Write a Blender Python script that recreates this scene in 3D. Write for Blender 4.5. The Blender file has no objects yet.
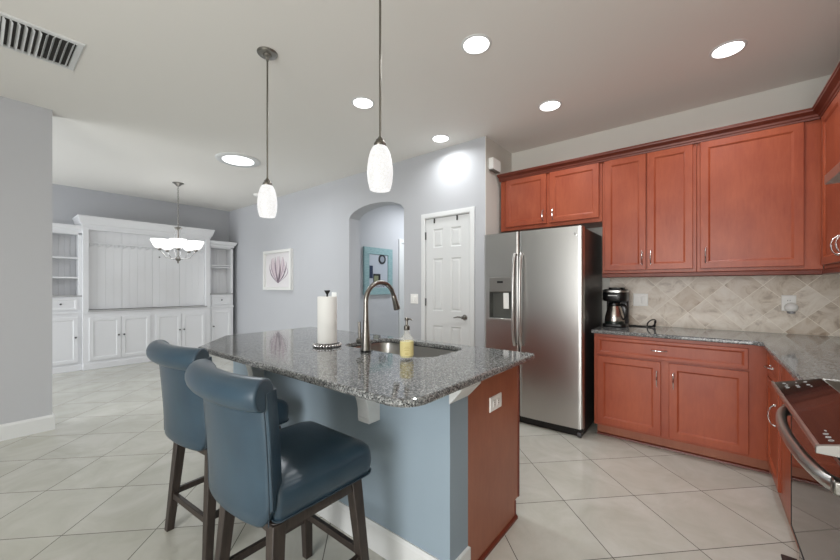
import bpy, bmesh, math, random
from mathutils import Vector, Matrix
random.seed(7)
sc = bpy.context.scene
COL = sc.collection
PI = math.pi
T = math.radians(38.65)
H = 1.285
ZC = 2.87

# ---------------------------------------------------------------- camera, world, fill lamps, exposure
cd = bpy.data.cameras.new('camera')
cd.sensor_width = 36.0
cd.lens = 356.0 / 840.0 * 36.0
cd.shift_y = 6.5 / 840.0
cd.clip_start = 0.03
cam = bpy.data.objects.new('camera', cd)
cam.location = (0, 0, H)
cam.rotation_euler = (PI / 2, 0, T)
COL.objects.link(cam)
sc.camera = cam

world = bpy.data.worlds.new('world')
sc.world = world
world.use_nodes = True
_bg = world.node_tree.nodes['Background']
_bg.inputs[0].default_value = (0.90, 0.95, 1.0, 1)
_bg.inputs[1].default_value = 1.2

def area(name, loc, rot, sx, sy, power, color):
    l = bpy.data.lights.new(name, 'AREA')
    l.shape = 'RECTANGLE'; l.size = sx; l.size_y = sy
    l.energy = power; l.color = color
    o = bpy.data.objects.new(name, l)
    o.location = loc; o.rotation_euler = rot
    COL.objects.link(o)
    return o
# added fill lamps, as daylight from made-up windows behind the camera
area('fill_kitchen', (-.28, -2.95, 1.30), (PI / 2, 0, 0), 2.0, 2.3, 128, (1.0, 0.99, 0.97))
area('fill_family', (-6.3, -2.95, 1.35), (PI / 2, 0, 0), 2.6, 2.3, 95, (0.95, 0.97, 1.0))

vs = sc.view_settings
vs.view_transform = 'Standard'
vs.look = 'None'
vs.gamma = 1.0
vs.use_curve_mapping = False
vs.exposure = 0.0

# ---------------------------------------------------------------- mesh helpers
def top_of(o):
    while o.parent is not None:
        o = o.parent
    return o

class Frame:
    """A wall-like frame: a along u, b up, c out along n."""
    def __init__(s, o, u, n):
        s.o = Vector(o); s.u = Vector(u); s.n = Vector(n)
    def p(s, a, b, c):
        return s.o + s.u * a + Vector((0, 0, 1)) * b + s.n * c

class MB:
    def __init__(s):
        s.bm = bmesh.new()
    def v(s, p):
        return s.bm.verts.new(p)
    def face(s, vs_):
        try:
            return s.bm.faces.new(vs_)
        except ValueError:
            return None
    def box(s, x0, x1, y0, y1, z0, z1):
        c = [s.v((x, y, z)) for z in (z0, z1) for y in (y0, y1) for x in (x0, x1)]
        for q in ((0, 2, 3, 1), (4, 5, 7, 6), (0, 1, 5, 4), (2, 6, 7, 3), (0, 4, 6, 2), (1, 3, 7, 5)):
            s.face([c[i] for i in q])
        return s
    def fbox(s, fr, a0, a1, b0, b1, c0, c1):
        c = [s.v(fr.p(a, b, n)) for n in (c0, c1) for b in (b0, b1) for a in (a0, a1)]
        for q in ((0, 2, 3, 1), (4, 5, 7, 6), (0, 1, 5, 4), (2, 6, 7, 3), (0, 4, 6, 2), (1, 3, 7, 5)):
            s.face([c[i] for i in q])
        return s
    def loft(s, loops, cap0=True, cap1=True, closed=True):
        L = [[s.v(p) for p in lp] for lp in loops]
        n = len(L[0])
        for A, B in zip(L, L[1:]):
            for i in range(n if closed else n - 1):
                j = (i + 1) % n
                s.face([A[i], A[j], B[j], B[i]])
        if cap0: s.face(L[0][::-1])
        if cap1: s.face(L[-1])
        return L
    def prism(s, pts, axis, lo, hi):
        def m(p, h):
            return {'x': (h, p[0], p[1]), 'y': (p[0], h, p[1]), 'z': (p[0], p[1], h)}[axis]
        s.loft([[m(p, lo) for p in pts], [m(p, hi) for p in pts]])
        return s
    def lathe(s, prof, c=(0, 0, 0), seg=28, axis=(0, 0, 1), cap0=True, cap1=True):
        c = Vector(c); ax = Vector(axis).normalized()
        R = Vector((0, 0, 1)).rotation_difference(ax).to_matrix()
        loops = []
        for r, z in prof:
            loops.append([c + R @ Vector((r * math.cos(2 * PI * k / seg), r * math.sin(2 * PI * k / seg), z)) for k in range(seg)])
        s.loft(loops, cap0, cap1)
        return s
    def cyl(s, p, q, r, r2=None, seg=16):
        p = Vector(p); q = Vector(q)
        s.lathe([(r, 0), (r if r2 is None else r2, (q - p).length)], p, seg, q - p)
        return s
    def tube(s, path, r, seg=10, closed=False):
        P = [Vector(p) for p in path]
        n = len(P)
        rs = r if isinstance(r, (list, tuple)) else [r] * n
        def tan(i):
            if closed: return (P[(i + 1) % n] - P[i - 1]).normalized()
            return (P[min(i + 1, n - 1)] - P[max(i - 1, 0)]).normalized()
        t0 = tan(0)
        nv = t0.orthogonal().normalized()
        loops = []
        for i in range(n):
            t1 = tan(i)
            nv = (t0.rotation_difference(t1) @ nv)
            nv = (nv - t1 * nv.dot(t1)).normalized()
            b = t1.cross(nv)
            loops.append([P[i] + (nv * math.cos(2 * PI * k / seg) + b * math.sin(2 * PI * k / seg)) * rs[i] for k in range(seg)])
            t0 = t1
        if closed:
            loops.append(loops[0]); s.loft(loops, False, False)
            bmesh.ops.remove_doubles(s.bm, verts=s.bm.verts, dist=1e-6)
        else:
            s.loft(loops)
        return s
    def rings(s, fr, a0, a1, b0, b1, rg, cap0=False):
        """concentric rectangles (inset, c): a door with a frame and a recessed panel."""
        loops = []
        for i, c in rg:
            loops.append([fr.p(a0 + i, b0 + i, c), fr.p(a1 - i, b0 + i, c), fr.p(a1 - i, b1 - i, c), fr.p(a0 + i, b1 - i, c)])
        s.loft(loops, cap0, True)
        return s
    def build(s, name, mat, parent=None, bevel=0.0, seg=2, smooth=35, subsurf=0, origin=None):
        bm = s.bm
        bmesh.ops.recalc_face_normals(bm, faces=bm.faces)
        if parent is not None:
            bm.transform(top_of(parent).matrix_basis.inverted())
        elif origin is not None:
            bm.transform(Matrix.Translation(-Vector(origin)))
        me = bpy.data.meshes.new(name)
        bm.to_mesh(me); bm.free()
        me.materials.append(mat)
        if smooth:
            me.shade_smooth()
            me.set_sharp_from_angle(angle=math.radians(smooth))
        o = bpy.data.objects.new(name, me)
        COL.objects.link(o)
        if parent is not None: o.parent = parent
        elif origin is not None: o.location = origin
        if bevel:
            m = o.modifiers.new('bevel', 'BEVEL')
            m.width = bevel; m.segments = seg; m.limit_method = 'ANGLE'; m.angle_limit = math.radians(40)
            m.harden_normals = False
        if subsurf:
            m = o.modifiers.new('sub', 'SUBSURF'); m.levels = subsurf; m.render_levels = subsurf
        return o

def thing(name, label, cat, loc=(0, 0, 0), rz=0.0, group=None):
    o = bpy.data.objects.new(name, None)
    o.empty_display_size = 0.1
    COL.objects.link(o)
    o.location = loc; o.rotation_euler = (0, 0, rz)
    o.matrix_basis = Matrix.Translation(Vector(loc)) @ Matrix.Rotation(rz, 4, 'Z')
    o['label'] = label; o['category'] = cat
    if group: o['group'] = group
    return o
def tag(o, label, cat, group=None):
    o['label'] = label; o['category'] = cat
    if group: o['group'] = group
    return o
def struct(o):
    o['kind'] = 'structure'
    return o
def dup(root, loc, rz=None, label=None):
    c = root.copy(); COL.objects.link(c)
    c.location = loc
    if rz is not None: c.rotation_euler = (0, 0, rz)
    if label: c['label'] = label
    def kids(src, dst):
        for ch in list(src.children):
            k = ch.copy(); COL.objects.link(k); k.parent = dst
            kids(ch, k)
    kids(root, c)
    return c

def round_poly(pts, seg=6):
    """pts: (x, y, r) -> list of points with rounded corners."""
    out = []
    n = len(pts)
    for i in range(n):
        p = Vector(pts[i][:2]); r = pts[i][2]
        if r <= 0: out.append((p.x, p.y)); continue
        a = (Vector(pts[i - 1][:2]) - p).normalized(); b = (Vector(pts[(i + 1) % n][:2]) - p).normalized()
        ang = math.acos(max(-1, min(1, a.dot(b))))
        d = r / math.tan(ang / 2)
        c = p + (a + b).normalized() * (r / math.sin(ang / 2))
        s0 = p + a * d - c; s1 = p + b * d - c
        a0 = math.atan2(s0.y, s0.x); a1 = math.atan2(s1.y, s1.x)
        da = (a1 - a0 + PI) % (2 * PI) - PI
        for k in range(seg + 1):
            t = a0 + da * k / seg
            out.append((c.x + r * math.cos(t), c.y + r * math.sin(t)))
    return out
def rrect(x0, x1, y0, y1, r, seg=6):
    return round_poly([(x0, y0, r), (x1, y0, r), (x1, y1, r), (x0, y1, r)], seg)
def inset(loop, d):
    """move a counter-clockwise loop inwards by d."""
    n = len(loop); out = []
    for i in range(n):
        p0 = Vector(loop[i - 1]); p = Vector(loop[i]); p1 = Vector(loop[(i + 1) % n])
        e0 = (p - p0).normalized(); e1 = (p1 - p).normalized()
        n0 = Vector((-e0.y, e0.x)); n1 = Vector((-e1.y, e1.x))
        m = (n0 + n1)
        m = m / max(0.3, m.dot(n0)) if m.length > 1e-6 else n0
        out.append((p.x + m.x * d, p.y + m.y * d))
    return out
def z3(loop, z):
    return [(p[0], p[1], z) for p in loop]
def slab(mb, outline, z0, z1, hole=None, e=0.007):
    """stone slab with softened edges and an optional hole."""
    bm = mb.bm
    prof = [(e, z0), (e * .3, z0 + e * .3), (0, z0 + e), (0, z1 - e), (e * .3, z1 - e * .3), (e, z1)]
    L = mb.loft([z3(inset(outline, i) if i else outline, z) for i, z in prof], False, False)
    if hole is None:
        mb.face(L[0][::-1]); mb.face(L[-1]); return
    hp = [(e, z0), (0, z0 + e), (0, z1 - e), (e * .4, z1 - e * .3), (e, z1)]
    K = mb.loft([z3(inset(hole, -i) if i else hole, z) for i, z in hp], False, False)
    bm.edges.ensure_lookup_table()
    for lo, li in ((L[0], K[0]), (L[-1], K[-1])):
        es = []
        for lp in (lo, li):
            for i in range(len(lp)):
                es.append(bm.edges.get((lp[i], lp[(i + 1) % len(lp)])))
        bmesh.ops.triangle_fill(bm, use_beauty=True, use_dissolve=False, edges=es)

# ---------------------------------------------------------------- materials
def lin(c):
    if isinstance(c, str):
        c = [int(c[i:i + 2], 16) / 255 for i in (0, 2, 4)]
        c = [x / 12.92 if x <= .04045 else ((x + .055) / 1.055) ** 2.4 for x in c]
    return (c[0], c[1], c[2], 1)
def pbr(name, col, rough=.5, metal=0.0, **kw):
    m = bpy.data.materials.new(name); m.use_nodes = True
    b = m.node_tree.nodes['Principled BSDF']
    b.inputs['Base Color'].default_value = lin(col)
    b.inputs['Roughness'].default_value = rough
    b.inputs['Metallic'].default_value = metal
    for k, v in kw.items():
        b.inputs[k.replace('_', ' ')].default_value = v
    return m
class NT:
    def __init__(s, m):
        s.m = m; s.t = m.node_tree; s.b = s.t.nodes['Principled BSDF']
    def n(s, kind, **kw):
        x = s.t.nodes.new(kind)
        for k, v in kw.items(): setattr(x, k, v)
        return x
    def set(s, sock, val):
        if isinstance(val, bpy.types.NodeSocket): s.t.links.new(val, sock)
        else: sock.default_value = val
    def math(s, op, a, b=None):
        x = s.n('ShaderNodeMath', operation=op)
        s.set(x.inputs[0], a)
        if b is not None: s.set(x.inputs[1], b)
        return x.outputs[0]
    def coord(s, scale=(1, 1, 1), which='Object'):
        c = s.n('ShaderNodeTexCoord'); mp = s.n('ShaderNodeMapping')
        mp.inputs['Scale'].default_value = scale
        s.t.links.new(c.outputs[which], mp.inputs['Vector'])
        return mp.outputs[0]
    def pos(s):
        g = s.n('ShaderNodeNewGeometry'); x = s.n('ShaderNodeSeparateXYZ')
        s.t.links.new(g.outputs['Position'], x.inputs[0])
        return g.outputs['Position'], x.outputs
    def noise(s, vec, scale, detail=4, rough=.55, dist=0.0):
        x = s.n('ShaderNodeTexNoise')
        s.t.links.new(vec, x.inputs['Vector'])
        x.inputs['Scale'].default_value = scale; x.inputs['Detail'].default_value = detail
        x.inputs['Roughness'].default_value = rough; x.inputs['Distortion'].default_value = dist
        return x.outputs['Fac']
    def ramp(s, fac, stops, interp='LINEAR'):
        x = s.n('ShaderNodeValToRGB'); x.color_ramp.interpolation = interp
        el = x.color_ramp.elements
        while len(el) < len(stops): el.new(.5)
        for e, (p, c) in zip(el, stops):
            e.position = p; e.color = lin(c)
        s.t.links.new(fac, x.inputs[0])
        return x.outputs['Color']
    def mix(s, fac, a, b, mode='MIX'):
        x = s.n('ShaderNodeMix', data_type='RGBA', blend_type=mode)
        s.set(x.inputs['Factor'], fac); s.set(x.inputs['A'], a); s.set(x.inputs['B'], b)
        return x.outputs['Result']
    def mixf(s, fac, a, b):
        x = s.n('ShaderNodeMix', data_type='FLOAT')
        s.set(x.inputs['Factor'], fac); s.set(x.inputs['A'], a); s.set(x.inputs['B'], b)
        return x.outputs[0]
    def bump(s, h, strength=.2, dist=.01):
        x = s.n('ShaderNodeBump')
        x.inputs['Strength'].default_value = strength; x.inputs['Distance'].default_value = dist
        s.t.links.new(h, x.inputs['Height']); s.t.links.new(x.outputs[0], s.b.inputs['Normal'])
    def col(s, c): s.t.links.new(c, s.b.inputs['Base Color'])
    def grid(s, u, v, pitch, u0, v0, w):
        """1 in the grout, 0 in the tile, and a random value per tile."""
        a = s.math('DIVIDE', s.math('SUBTRACT', u, u0), pitch)
        b = s.math('DIVIDE', s.math('SUBTRACT', v, v0), pitch)
        def edge(t):
            f = s.math('FRACT', t)
            return s.math('MINIMUM', f, s.math('SUBTRACT', 1.0, f))
        d = s.math('MINIMUM', edge(a), edge(b))
        g = s.math('LESS_THAN', d, w / 2 / pitch)
        cx = s.n('ShaderNodeCombineXYZ')
        s.set(cx.inputs[0], s.math('FLOOR', a)); s.set(cx.inputs[1], s.math('FLOOR', b))
        wn = s.n('ShaderNodeTexWhiteNoise', noise_dimensions='2D')
        s.t.links.new(cx.outputs[0], wn.inputs['Vector'])
        return g, wn.outputs['Value'], wn.outputs['Color']

def emissive(name, col, strength, base='FFFFFF'):
    m = pbr(name, base, .4)
    b = m.node_tree.nodes['Principled BSDF']
    b.inputs['Emission Color'].default_value = lin(col)
    b.inputs['Emission Strength'].default_value = strength
    return m

def paint(name, col, rough=.7, bump=.05):
    m = pbr(name, col, rough); t = NT(m)
    t.bump(t.noise(t.coord(), 160, 2), bump, .002)
    return m
WALL = paint('wall_paint', 'BBBDC1')
WALL_LIT = paint('kitchen_wall_lightened', 'D5D4CD')  # warmer wall tone, lightened in colour to make up for weak kitchen light
CEIL = paint('ceiling_paint', 'EAE8E3', .9, .12)
PONY = paint('island_wall_paint', '8E9EAA', .6)
TRIM = pbr('white_trim', 'DADCDC', .4)
WHITE = pbr('white_cabinet_paint', 'EAEBED', .42)
WHITE_DARK = pbr('white_counter_stone', 'B4B4B5', .4)
KNOB = pbr('dark_pewter', '5A5A5C', .35, .9)
PLASTIC = pbr('white_plastic', 'F4F4F1', .35)
BLACK = pbr('black_plastic', '0C0C0D', .35)
DARKGREY = pbr('fridge_side', '2B2827', .35)
CHROME = pbr('bright_chrome', 'E4E4E6', .12, 1.0)
NICKEL = pbr('brushed_nickel', '8E8B86', .28, 1.0)
NICKEL_D = pbr('aged_nickel', '7A766F', .30, 1.0)
DARKWOOD = pbr('espresso_wood', '2A211D', .42)
t_ = NT(DARKWOOD); t_.col(t_.ramp(t_.noise(t_.coord((30, 30, 3)), 3), [(.3, '2A2320'), (.7, '3C332E')]))

def cherry(name, c0, c1, rough=.34):
    m = pbr(name, c0, rough, 0, Specular_IOR_Level=.38)
    t = NT(m)
    n1 = t.noise(t.coord((6, 6, .9)), 9, 6, .6, .6)
    n2 = t.noise(t.coord((1.4, 1.4, .8)), 4, 3)
    f = t.math('ADD', t.math('MULTIPLY', n1, .35), t.math('MULTIPLY', n2, .65))
    t.col(t.ramp(f, [(.3, c0), (.7, c1)]))
    return m
CHERRY = cherry('cherry_wood', '8E3F29', 'A9573A')
CHERRY_SHADED = cherry('cherry_shaded_crown', '5E291D', '763A2B')  # darker cherry: the shade on the crown is put into the colour
CHERRY_HAZY = cherry('cherry_hazed_panel', '945B46', 'A86C53')  # lighter cherry: hazy reflected light on the end panel put into the colour

def granite(name):
    m = pbr(name, '808080', .07); t = NT(m)
    p = t.coord()
    vo = t.n('ShaderNodeTexVoronoi'); vo.inputs['Scale'].default_value = 210
    t.t.links.new(p, vo.inputs['Vector'])
    sp = t.n('ShaderNodeSeparateColor'); t.t.links.new(vo.outputs['Color'], sp.inputs[0])
    n = t.noise(p, 75, 4, .7)
    f = t.math('ADD', t.math('MULTIPLY', sp.outputs[0], .55), t.math('MULTIPLY', n, .55))
    c = t.ramp(f, [(.18, '222324'), (.33, '424445'), (.46, '646666'), (.64, '7C7E7E'), (.82, 'A9AAA9')])
    br = t.math('GREATER_THAN', t.noise(p, 120, 2), .63)
    t.col(t.mix(t.math('MULTIPLY', br, .6), c, lin('4A3B33')))
    return m
GRANITE = granite('grey_granite')

def floor_mat():
    m = pbr('floor_tile', 'C5BFB6', .22); t = NT(m)
    pv, o = t.pos()
    c45 = math.sqrt(.5)
    u = t.math('MULTIPLY', t.math('ADD', o[0], o[1]), c45)
    v = t.math('MULTIPLY', t.math('SUBTRACT', o[1], o[0]), c45)
    g, val, colr = t.grid(u, v, .455, 1.095, 2.03, .0045)
    off = t.n('ShaderNodeVectorMath', operation='MULTIPLY_ADD')
    t.t.links.new(colr, off.inputs[0]); off.inputs[1].default_value = (9, 9, 9); t.t.links.new(pv, off.inputs[2])
    n = t.noise(off.outputs[0], 3.2, 6, .62, .8)
    c = t.ramp(n, [(.3, 'B7B6AB'), (.55, 'C3C2B9'), (.75, 'CDCCC5')])
    hsv = t.n('ShaderNodeHueSaturation')
    t.t.links.new(c, hsv.inputs['Color'])
    t.set(hsv.inputs['Value'], t.math('ADD', .97, t.math('MULTIPLY', val, .06)))
    t.col(t.mix(g, hsv.outputs[0], lin('59554F')))
    t.set(t.b.inputs['Roughness'], t.mixf(g, .2, .7))
    return m
FLOOR = floor_mat()

def splash_mat():
    m = pbr('travertine_tile', 'B5AA9C', .4); t = NT(m)
    pv, o = t.pos()
    c45 = math.sqrt(.5)
    xx = t.math('ADD', o[0], o[1])
    u = t.math('MULTIPLY', t.math('ADD', t.math('SUBTRACT', xx, 4.0), o[2]), c45)
    v = t.math('MULTIPLY', t.math('SUBTRACT', o[2], t.math('SUBTRACT', xx, 4.0)), c45)
    g, val, colr = t.grid(u, v, .1725, .997, .49, .004)
    off = t.n('ShaderNodeVectorMath', operation='MULTIPLY_ADD')
    t.t.links.new(colr, off.inputs[0]); off.inputs[1].default_value = (7, 7, 7); t.t.links.new(pv, off.inputs[2])
    n = t.noise(off.outputs[0], 6, 7, .65, 1.6)
    base = t.ramp(n, [(.36, '84694F'), (.44, 'C6B6A2'), (.55, 'E0D6C8'), (.72, 'EEE8DE')])
    tint = t.ramp(val, [(0, 'B39C84'), (.4, 'EDE6DB'), (.7, 'E6DDD0'), (1, 'CDBFAC')])
    c = t.mix(.5, base, tint)
    t.col(t.mix(g, c, lin('EFE7D9')))
    t.bump(t.math('SUBTRACT', n, g), .08, .003)
    return m
SPLASH = splash_mat()

def leather():
    m = pbr('blue_leather', '3A566E', .30); t = NT(m)
    p = t.coord()
    t.col(t.ramp(t.noise(p, 5, 3), [(.3, '2C3D4A'), (.7, '364A58')]))
    n = t.noise(p, 130, 3)
    t.bump(n, .06, .003)
    return m
LEATHER = leather()
PIPING = pbr('dark_leather_seam', '22333F', .5)

def stainless(name, c, rough=.26, stretch=(1, 1, 140)):
    m = pbr(name, c, rough, 1.0); t = NT(m)
    n = t.noise(t.coord(stretch), 4, 2)
    t.set(t.b.inputs['Roughness'], t.math('ADD', rough - .02, t.math('MULTIPLY', n, .04)))
    return m
STEEL = pbr('stainless_steel', 'BEBDBA', .30, 1.0)
STEEL_S = stainless('sink_steel', 'A9A8A5', .30, (60, 60, 60))
GLASSBLACK = pbr('black_glass', '0B0A0A', .04, 0, Specular_IOR_Level=.75)
GLASSBROWN = pbr('control_glass', '1A1110', .05, 0, Specular_IOR_Level=.75)
MARK = pbr('printed_marking', 'D0D0D0', .5)
PAPER = pbr('paper', 'E6E6E3', .9)
WALLIGHT = emissive('led_lens', (1.0, .99, .97), 3.0)
SHADE_ON = None

def glass(name, col=(1, 1, 1), rough=0.0, ior=1.45):
    m = bpy.data.materials.new(name); m.use_nodes = True
    b = m.node_tree.nodes['Principled BSDF']
    b.inputs['Base Color'].default_value = lin(col)
    b.inputs['Roughness'].default_value = rough
    b.inputs['Transmission Weight'].default_value = 1.0
    b.inputs['IOR'].default_value = ior
    return m
GLASS = glass('clear_glass', (.97, .98, .98), .02, 1.2)

def shade_mat(name, strength):
    m = emissive(name, (1.0, .985, .955), strength, '50504E')
    t = NT(m)
    n = t.noise(t.coord(), 40, 5, .7, 2.5)
    # printed swirl of the glass itself: dims the glow a little where the glass is denser
    f = t.ramp(n, [(.42, (1, 1, 1)), (.5, (.80, .79, .76)), (.56, (1, 1, 1))])
    t.t.links.new(f, t.b.inputs['Emission Color'])
    return m
SHADE_ON = shade_mat('pendant_glass', .95)
CHAND_ON = emissive('chandelier_glass', (1.0, .99, .97), 1.15)
LENS_BIG = emissive('ceiling_disc_lens', (.93, .97, 1.0), 2.0)

# ---------------------------------------------------------------- room shell
mb = MB(); mb.box(-8.0, 1.1, -3.2, 7.2, -.08, 0); struct(mb.build('floor', FLOOR, smooth=0))
mb = MB(); mb.box(-8.0, 1.1, -3.2, 7.2, ZC, ZC + .1); struct(mb.build('ceiling', CEIL, smooth=0))

# wall with the arch and the pantry door (one wall, y 3.36 .. 3.56)
YD = 3.36
DX0, DX1, DZ = -2.60, -1.995, 2.085
AX0, AX1, AZ, AH = -3.99, -2.945, 2.262, .165
arch = []
for k in range(0, 25):
    s_ = -1 + 2 * k / 24
    arch.append((AX0 + (AX1 - AX0) * k / 24, AZ + AH * math.sqrt(max(0, 1 - s_ * s_ * .985)) - AH * math.sqrt(.015)))
pts = [(-7.85, 0), (AX0, 0)] + arch + [(AX1, 0), (DX0, 0), (DX0, DZ), (DX1, DZ), (DX1, 0), (-1.806, 0), (-1.806, ZC), (-7.85, ZC)]
mb = MB(); mb.prism(pts, 'y', YD, YD + .20); struct(mb.build('wall_arch', WALL, smooth=30))
mb = MB(); mb.prism([(-2.72, YD + .20), (-1.806, YD + .20), (-1.806, YD), (-1.80, YD), (-1.80, 4.0), (-2.72, 4.0)], 'z', 0, ZC); struct(mb.build('wall_pantry', WALL_LIT, smooth=0))
mb = MB(); mb.box(-1.90, 1.10, 4.0, 4.12, 0, ZC); struct(mb.build('wall_kitchen', WALL_LIT, smooth=0))
mb = MB(); mb.box(.95, 1.07, -3.2, 4.0, 0, ZC); struct(mb.build('wall_range', WALL_LIT, smooth=0))
mb = MB(); mb.box(-7.97, -7.85, -3.2, 3.56, 0, ZC); struct(mb.build('wall_family', WALL, smooth=0))
mb = MB(); mb.box(-4.74, -4.58, -3.0, .435, 0, ZC); struct(mb.build('wall_stub', WALL, smooth=0))
# hallway behind the arch
mb = MB(); mb.box(-4.32, -4.20, 3.56, 7.0, 0, ZC); struct(mb.build('wall_hall_west', WALL, smooth=0))
mb = MB(); mb.box(-2.72, -2.60, 4.0, 7.0, 0, ZC); struct(mb.build('wall_hall_east', WALL, smooth=0))
mb = MB(); mb.box(-4.32, -2.60, 7.0, 7.12, 0, ZC); struct(mb.build('wall_hall_end', WALL, smooth=0))
# wall behind the camera: solid around two unseen openings added for the fill lamps
mb = MB()
mb.prism([(-7.85, 0), (-7.6, 0), (-7.6, 2.5), (-5.0, 2.5), (-5.0, 0), (-1.32, 0), (-1.32, 2.45), (.75, 2.45), (.75, 0), (.95, 0), (.95, ZC), (-7.85, ZC)], 'y', -3.12, -3.0)
struct(mb.build('wall_garden', WALL, smooth=0))
for i, (x0, x1, z1) in enumerate(((-1.32, .75, 2.45), (-7.6, -5.0, 2.5))):
    mb = MB()
    n = 2 if i == 0 else 3
    for k in range(n + 1):
        x = x0 + (x1 - x0) * k / n
        mb.box(max(x - .03, x0), min(x + .03, x1), -3.09, -3.03, 0, z1)
    mb.box(x0, x1, -3.09, -3.03, z1 - .06, z1); mb.box(x0, x1, -3.09, -3.03, 0, .06)
    w = struct(mb.build('added_window_%d' % (i + 1), TRIM, smooth=0))

# baseboards
def baseboard(name, x0, x1, y0, y1, n, h=.135):
    m = MB(); t = .014
    if n == '+x':
        m.prism([(x0, 0), (x0 + t, 0), (x0 + t, h - .02), (x0 + t * .5, h), (x0, h)], 'y', y0, y1)
        if False: pass
    elif n == '-y':
        m.prism([(y0, 0), (y0 - t, 0), (y0 - t, h - .02), (y0 - t * .5, h), (y0, h)], 'x', x0, x1)
    elif n == '+y':
        m.prism([(y0, 0), (y0 + t, 0), (y0 + t, h - .02), (y0 + t * .5, h), (y0, h)], 'x', x0, x1)
    elif n == '-x':
        m.prism([(x0, 0), (x0 - t, 0), (x0 - t, h - .02), (x0 - t * .5, h), (x0, h)], 'y', y0, y1)
    return struct(m.build(name, TRIM, smooth=0))
b = MB()
t = .016
b.loft([[(-4.58, -3.0, 0), (-4.58 + t, -3.0, 0), (-4.58 + t, -3.0, .115), (-4.58 + t * .5, -3.0, .135), (-4.58, -3.0, .135)],
        [(-4.58, .435, 0), (-4.58 + t, .435 + t, 0), (-4.58 + t, .435 + t, .115), (-4.58 + t * .5, .435 + t * .5, .135), (-4.58, .435, .135)],
        [(-4.74, .435, 0), (-4.74, .435 + t, 0), (-4.74, .435 + t, .115), (-4.74, .435 + t * .5, .135), (-4.74, .435, .135)]])
struct(b.build('baseboard_stub', TRIM, smooth=0))
baseboard('baseboard_arch', -7.40, AX0, YD, YD, '-y')
baseboard('baseboard_arch_middle', AX1, DX0 - .07, YD, YD, '-y')
baseboard('baseboard_hall', -4.20, -4.20, 3.56, 4.60, '+x')

# pantry door: casing, six-panel slab, hinges, lever, over-door hooks
cas = MB()
w_, th = .062, .018
def casing(m, x0, x1, zt, y, w=.062):
    prof = [(0, 0), (0, .010), (.012, .018), (w - .012, .014), (w, .010), (w, 0)]   # (distance from opening, out)
    loops = []
    for sx, cx in ((-1, x0), (-1, x0), (1, x1), (1, x1)):
        pass
    for base, corner in (((x0, 0), 0), ((x0, zt), 1), ((x1, zt), 2), ((x1, 0), 3)):
        lp = []
        for d, o in prof:
            dx = -d if base[0] == x0 else d
            dz = d if corner in (1, 2) else 0
            lp.append((base[0] + dx, y - o, base[1] + dz))
        loops.append(lp)
    m.loft(loops)
casing(cas, DX0, DX1, DZ, YD)
door_casing = struct(cas.build('trim_1', TRIM, smooth=30))
mb = MB()
fr = Frame((DX0 + .004, YD + .036, .012), (1, 0, 0), (0, -1, 0))
W = DX1 - DX0 - .008; HH = DZ - .016
rows = [(.20, .82), (.99, 1.60), (1.725, 1.945)]
st = .105
pw = (W - 3 * st) / 2
colsx = [(st, st + pw), (2 * st + pw, 2 * st + 2 * pw)]
xs = sorted({0, W} | {c for ab in colsx for c in ab}); zs = sorted({0, HH} | {c for ab in rows for c in ab})
tk = .034
for i in range(len(xs) - 1):
    for j in range(len(zs) - 1):
        a0, a1, b0, b1 = xs[i], xs[i + 1], zs[j], zs[j + 1]
        if (a0, a1) in colsx and (b0, b1) in rows:
            mb.rings(fr, a0, a1, b0, b1, [(0, tk), (.004, tk - .002), (.012, tk - .010), (.018, tk - .010), (.036, tk - .003), (.038, tk - .003)])
        else:
            mb.face([mb.v(fr.p(*q, tk)) for q in ((a0, b0), (a1, b0), (a1, b1), (a0, b1))])
bmesh.ops.remove_doubles(mb.bm, verts=mb.bm.verts, dist=1e-5)
mb.fbox(fr, 0, W, 0, HH, 0, tk - .012)
door1 = struct(mb.build('door_1', TRIM, smooth=20))
for z in (.25, 1.10, 1.885):
    m = MB(); m.box(DX0 - .003, DX0 + .009, YD - .012, YD + .004, z - .045, z + .045); m.build('hinge', KNOB, door1, .002)
m = MB()
lx, lz = DX1 - .062, .945
m.lathe([(.032, 0), (.032, .006), (.026, .012), (.014, .014), (.012, .045), (.016, .05), (.016, .058), (0.001, .060)], (lx, YD + .002, lz), 24, (0, -1, 0))
m.tube([(lx, YD - .05, lz), (lx - .03, YD - .052, lz + .004), (lx - .06, YD - .052, lz + .006), (lx - .085, YD - .05, lz), (lx - .115, YD - .048, lz - .006)], [.010, .010, .009, .008, .006], 10)
m.build('lever_handle', NICKEL, door1)
for k, x in enumerate((DX0 + .13, DX1 - .16)):
    m = MB(); m.box(x - .008, x + .008, YD - .008, YD + .001, DZ - .06, DZ - .005)
    m.box(x - .006, x + .006, YD - .012, YD - .008, DZ - .055, DZ - .03)
    o = m.build('over_door_hook', BLACK, None, .002, origin=(x, YD - .005, DZ - .05))
    tag(o, ('small black hook over the top of the white pantry door, near its hinges', 'small black hook over the top of the white pantry door, on its lever side')[k], 'hook')

# hallway door with its casing on the hall's west wall
m = MB()
hd0, hd1, hz = 4.72, 5.5, 2.05
m.box(-4.20, -4.18, hd0 - .07, hd0, 0, hz + .07); m.box(-4.20, -4.18, hd1, hd1 + .07, 0, hz + .07); m.box(-4.20, -4.18, hd0, hd1, hz, hz + .07)
struct(m.build('trim_2', TRIM, bevel=.004))
m = MB(); fr = Frame((-4.20, hd0, .01), (0, 1, 0), (1, 0, 0))
m.rings(fr, .005, hd1 - hd0 - .005, 0, hz - .015, [(0, 0), (0, .008), (.11, .008), (.12, .003), (.13, .003)])
struct(m.build('door_2', TRIM, smooth=20))

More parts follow.
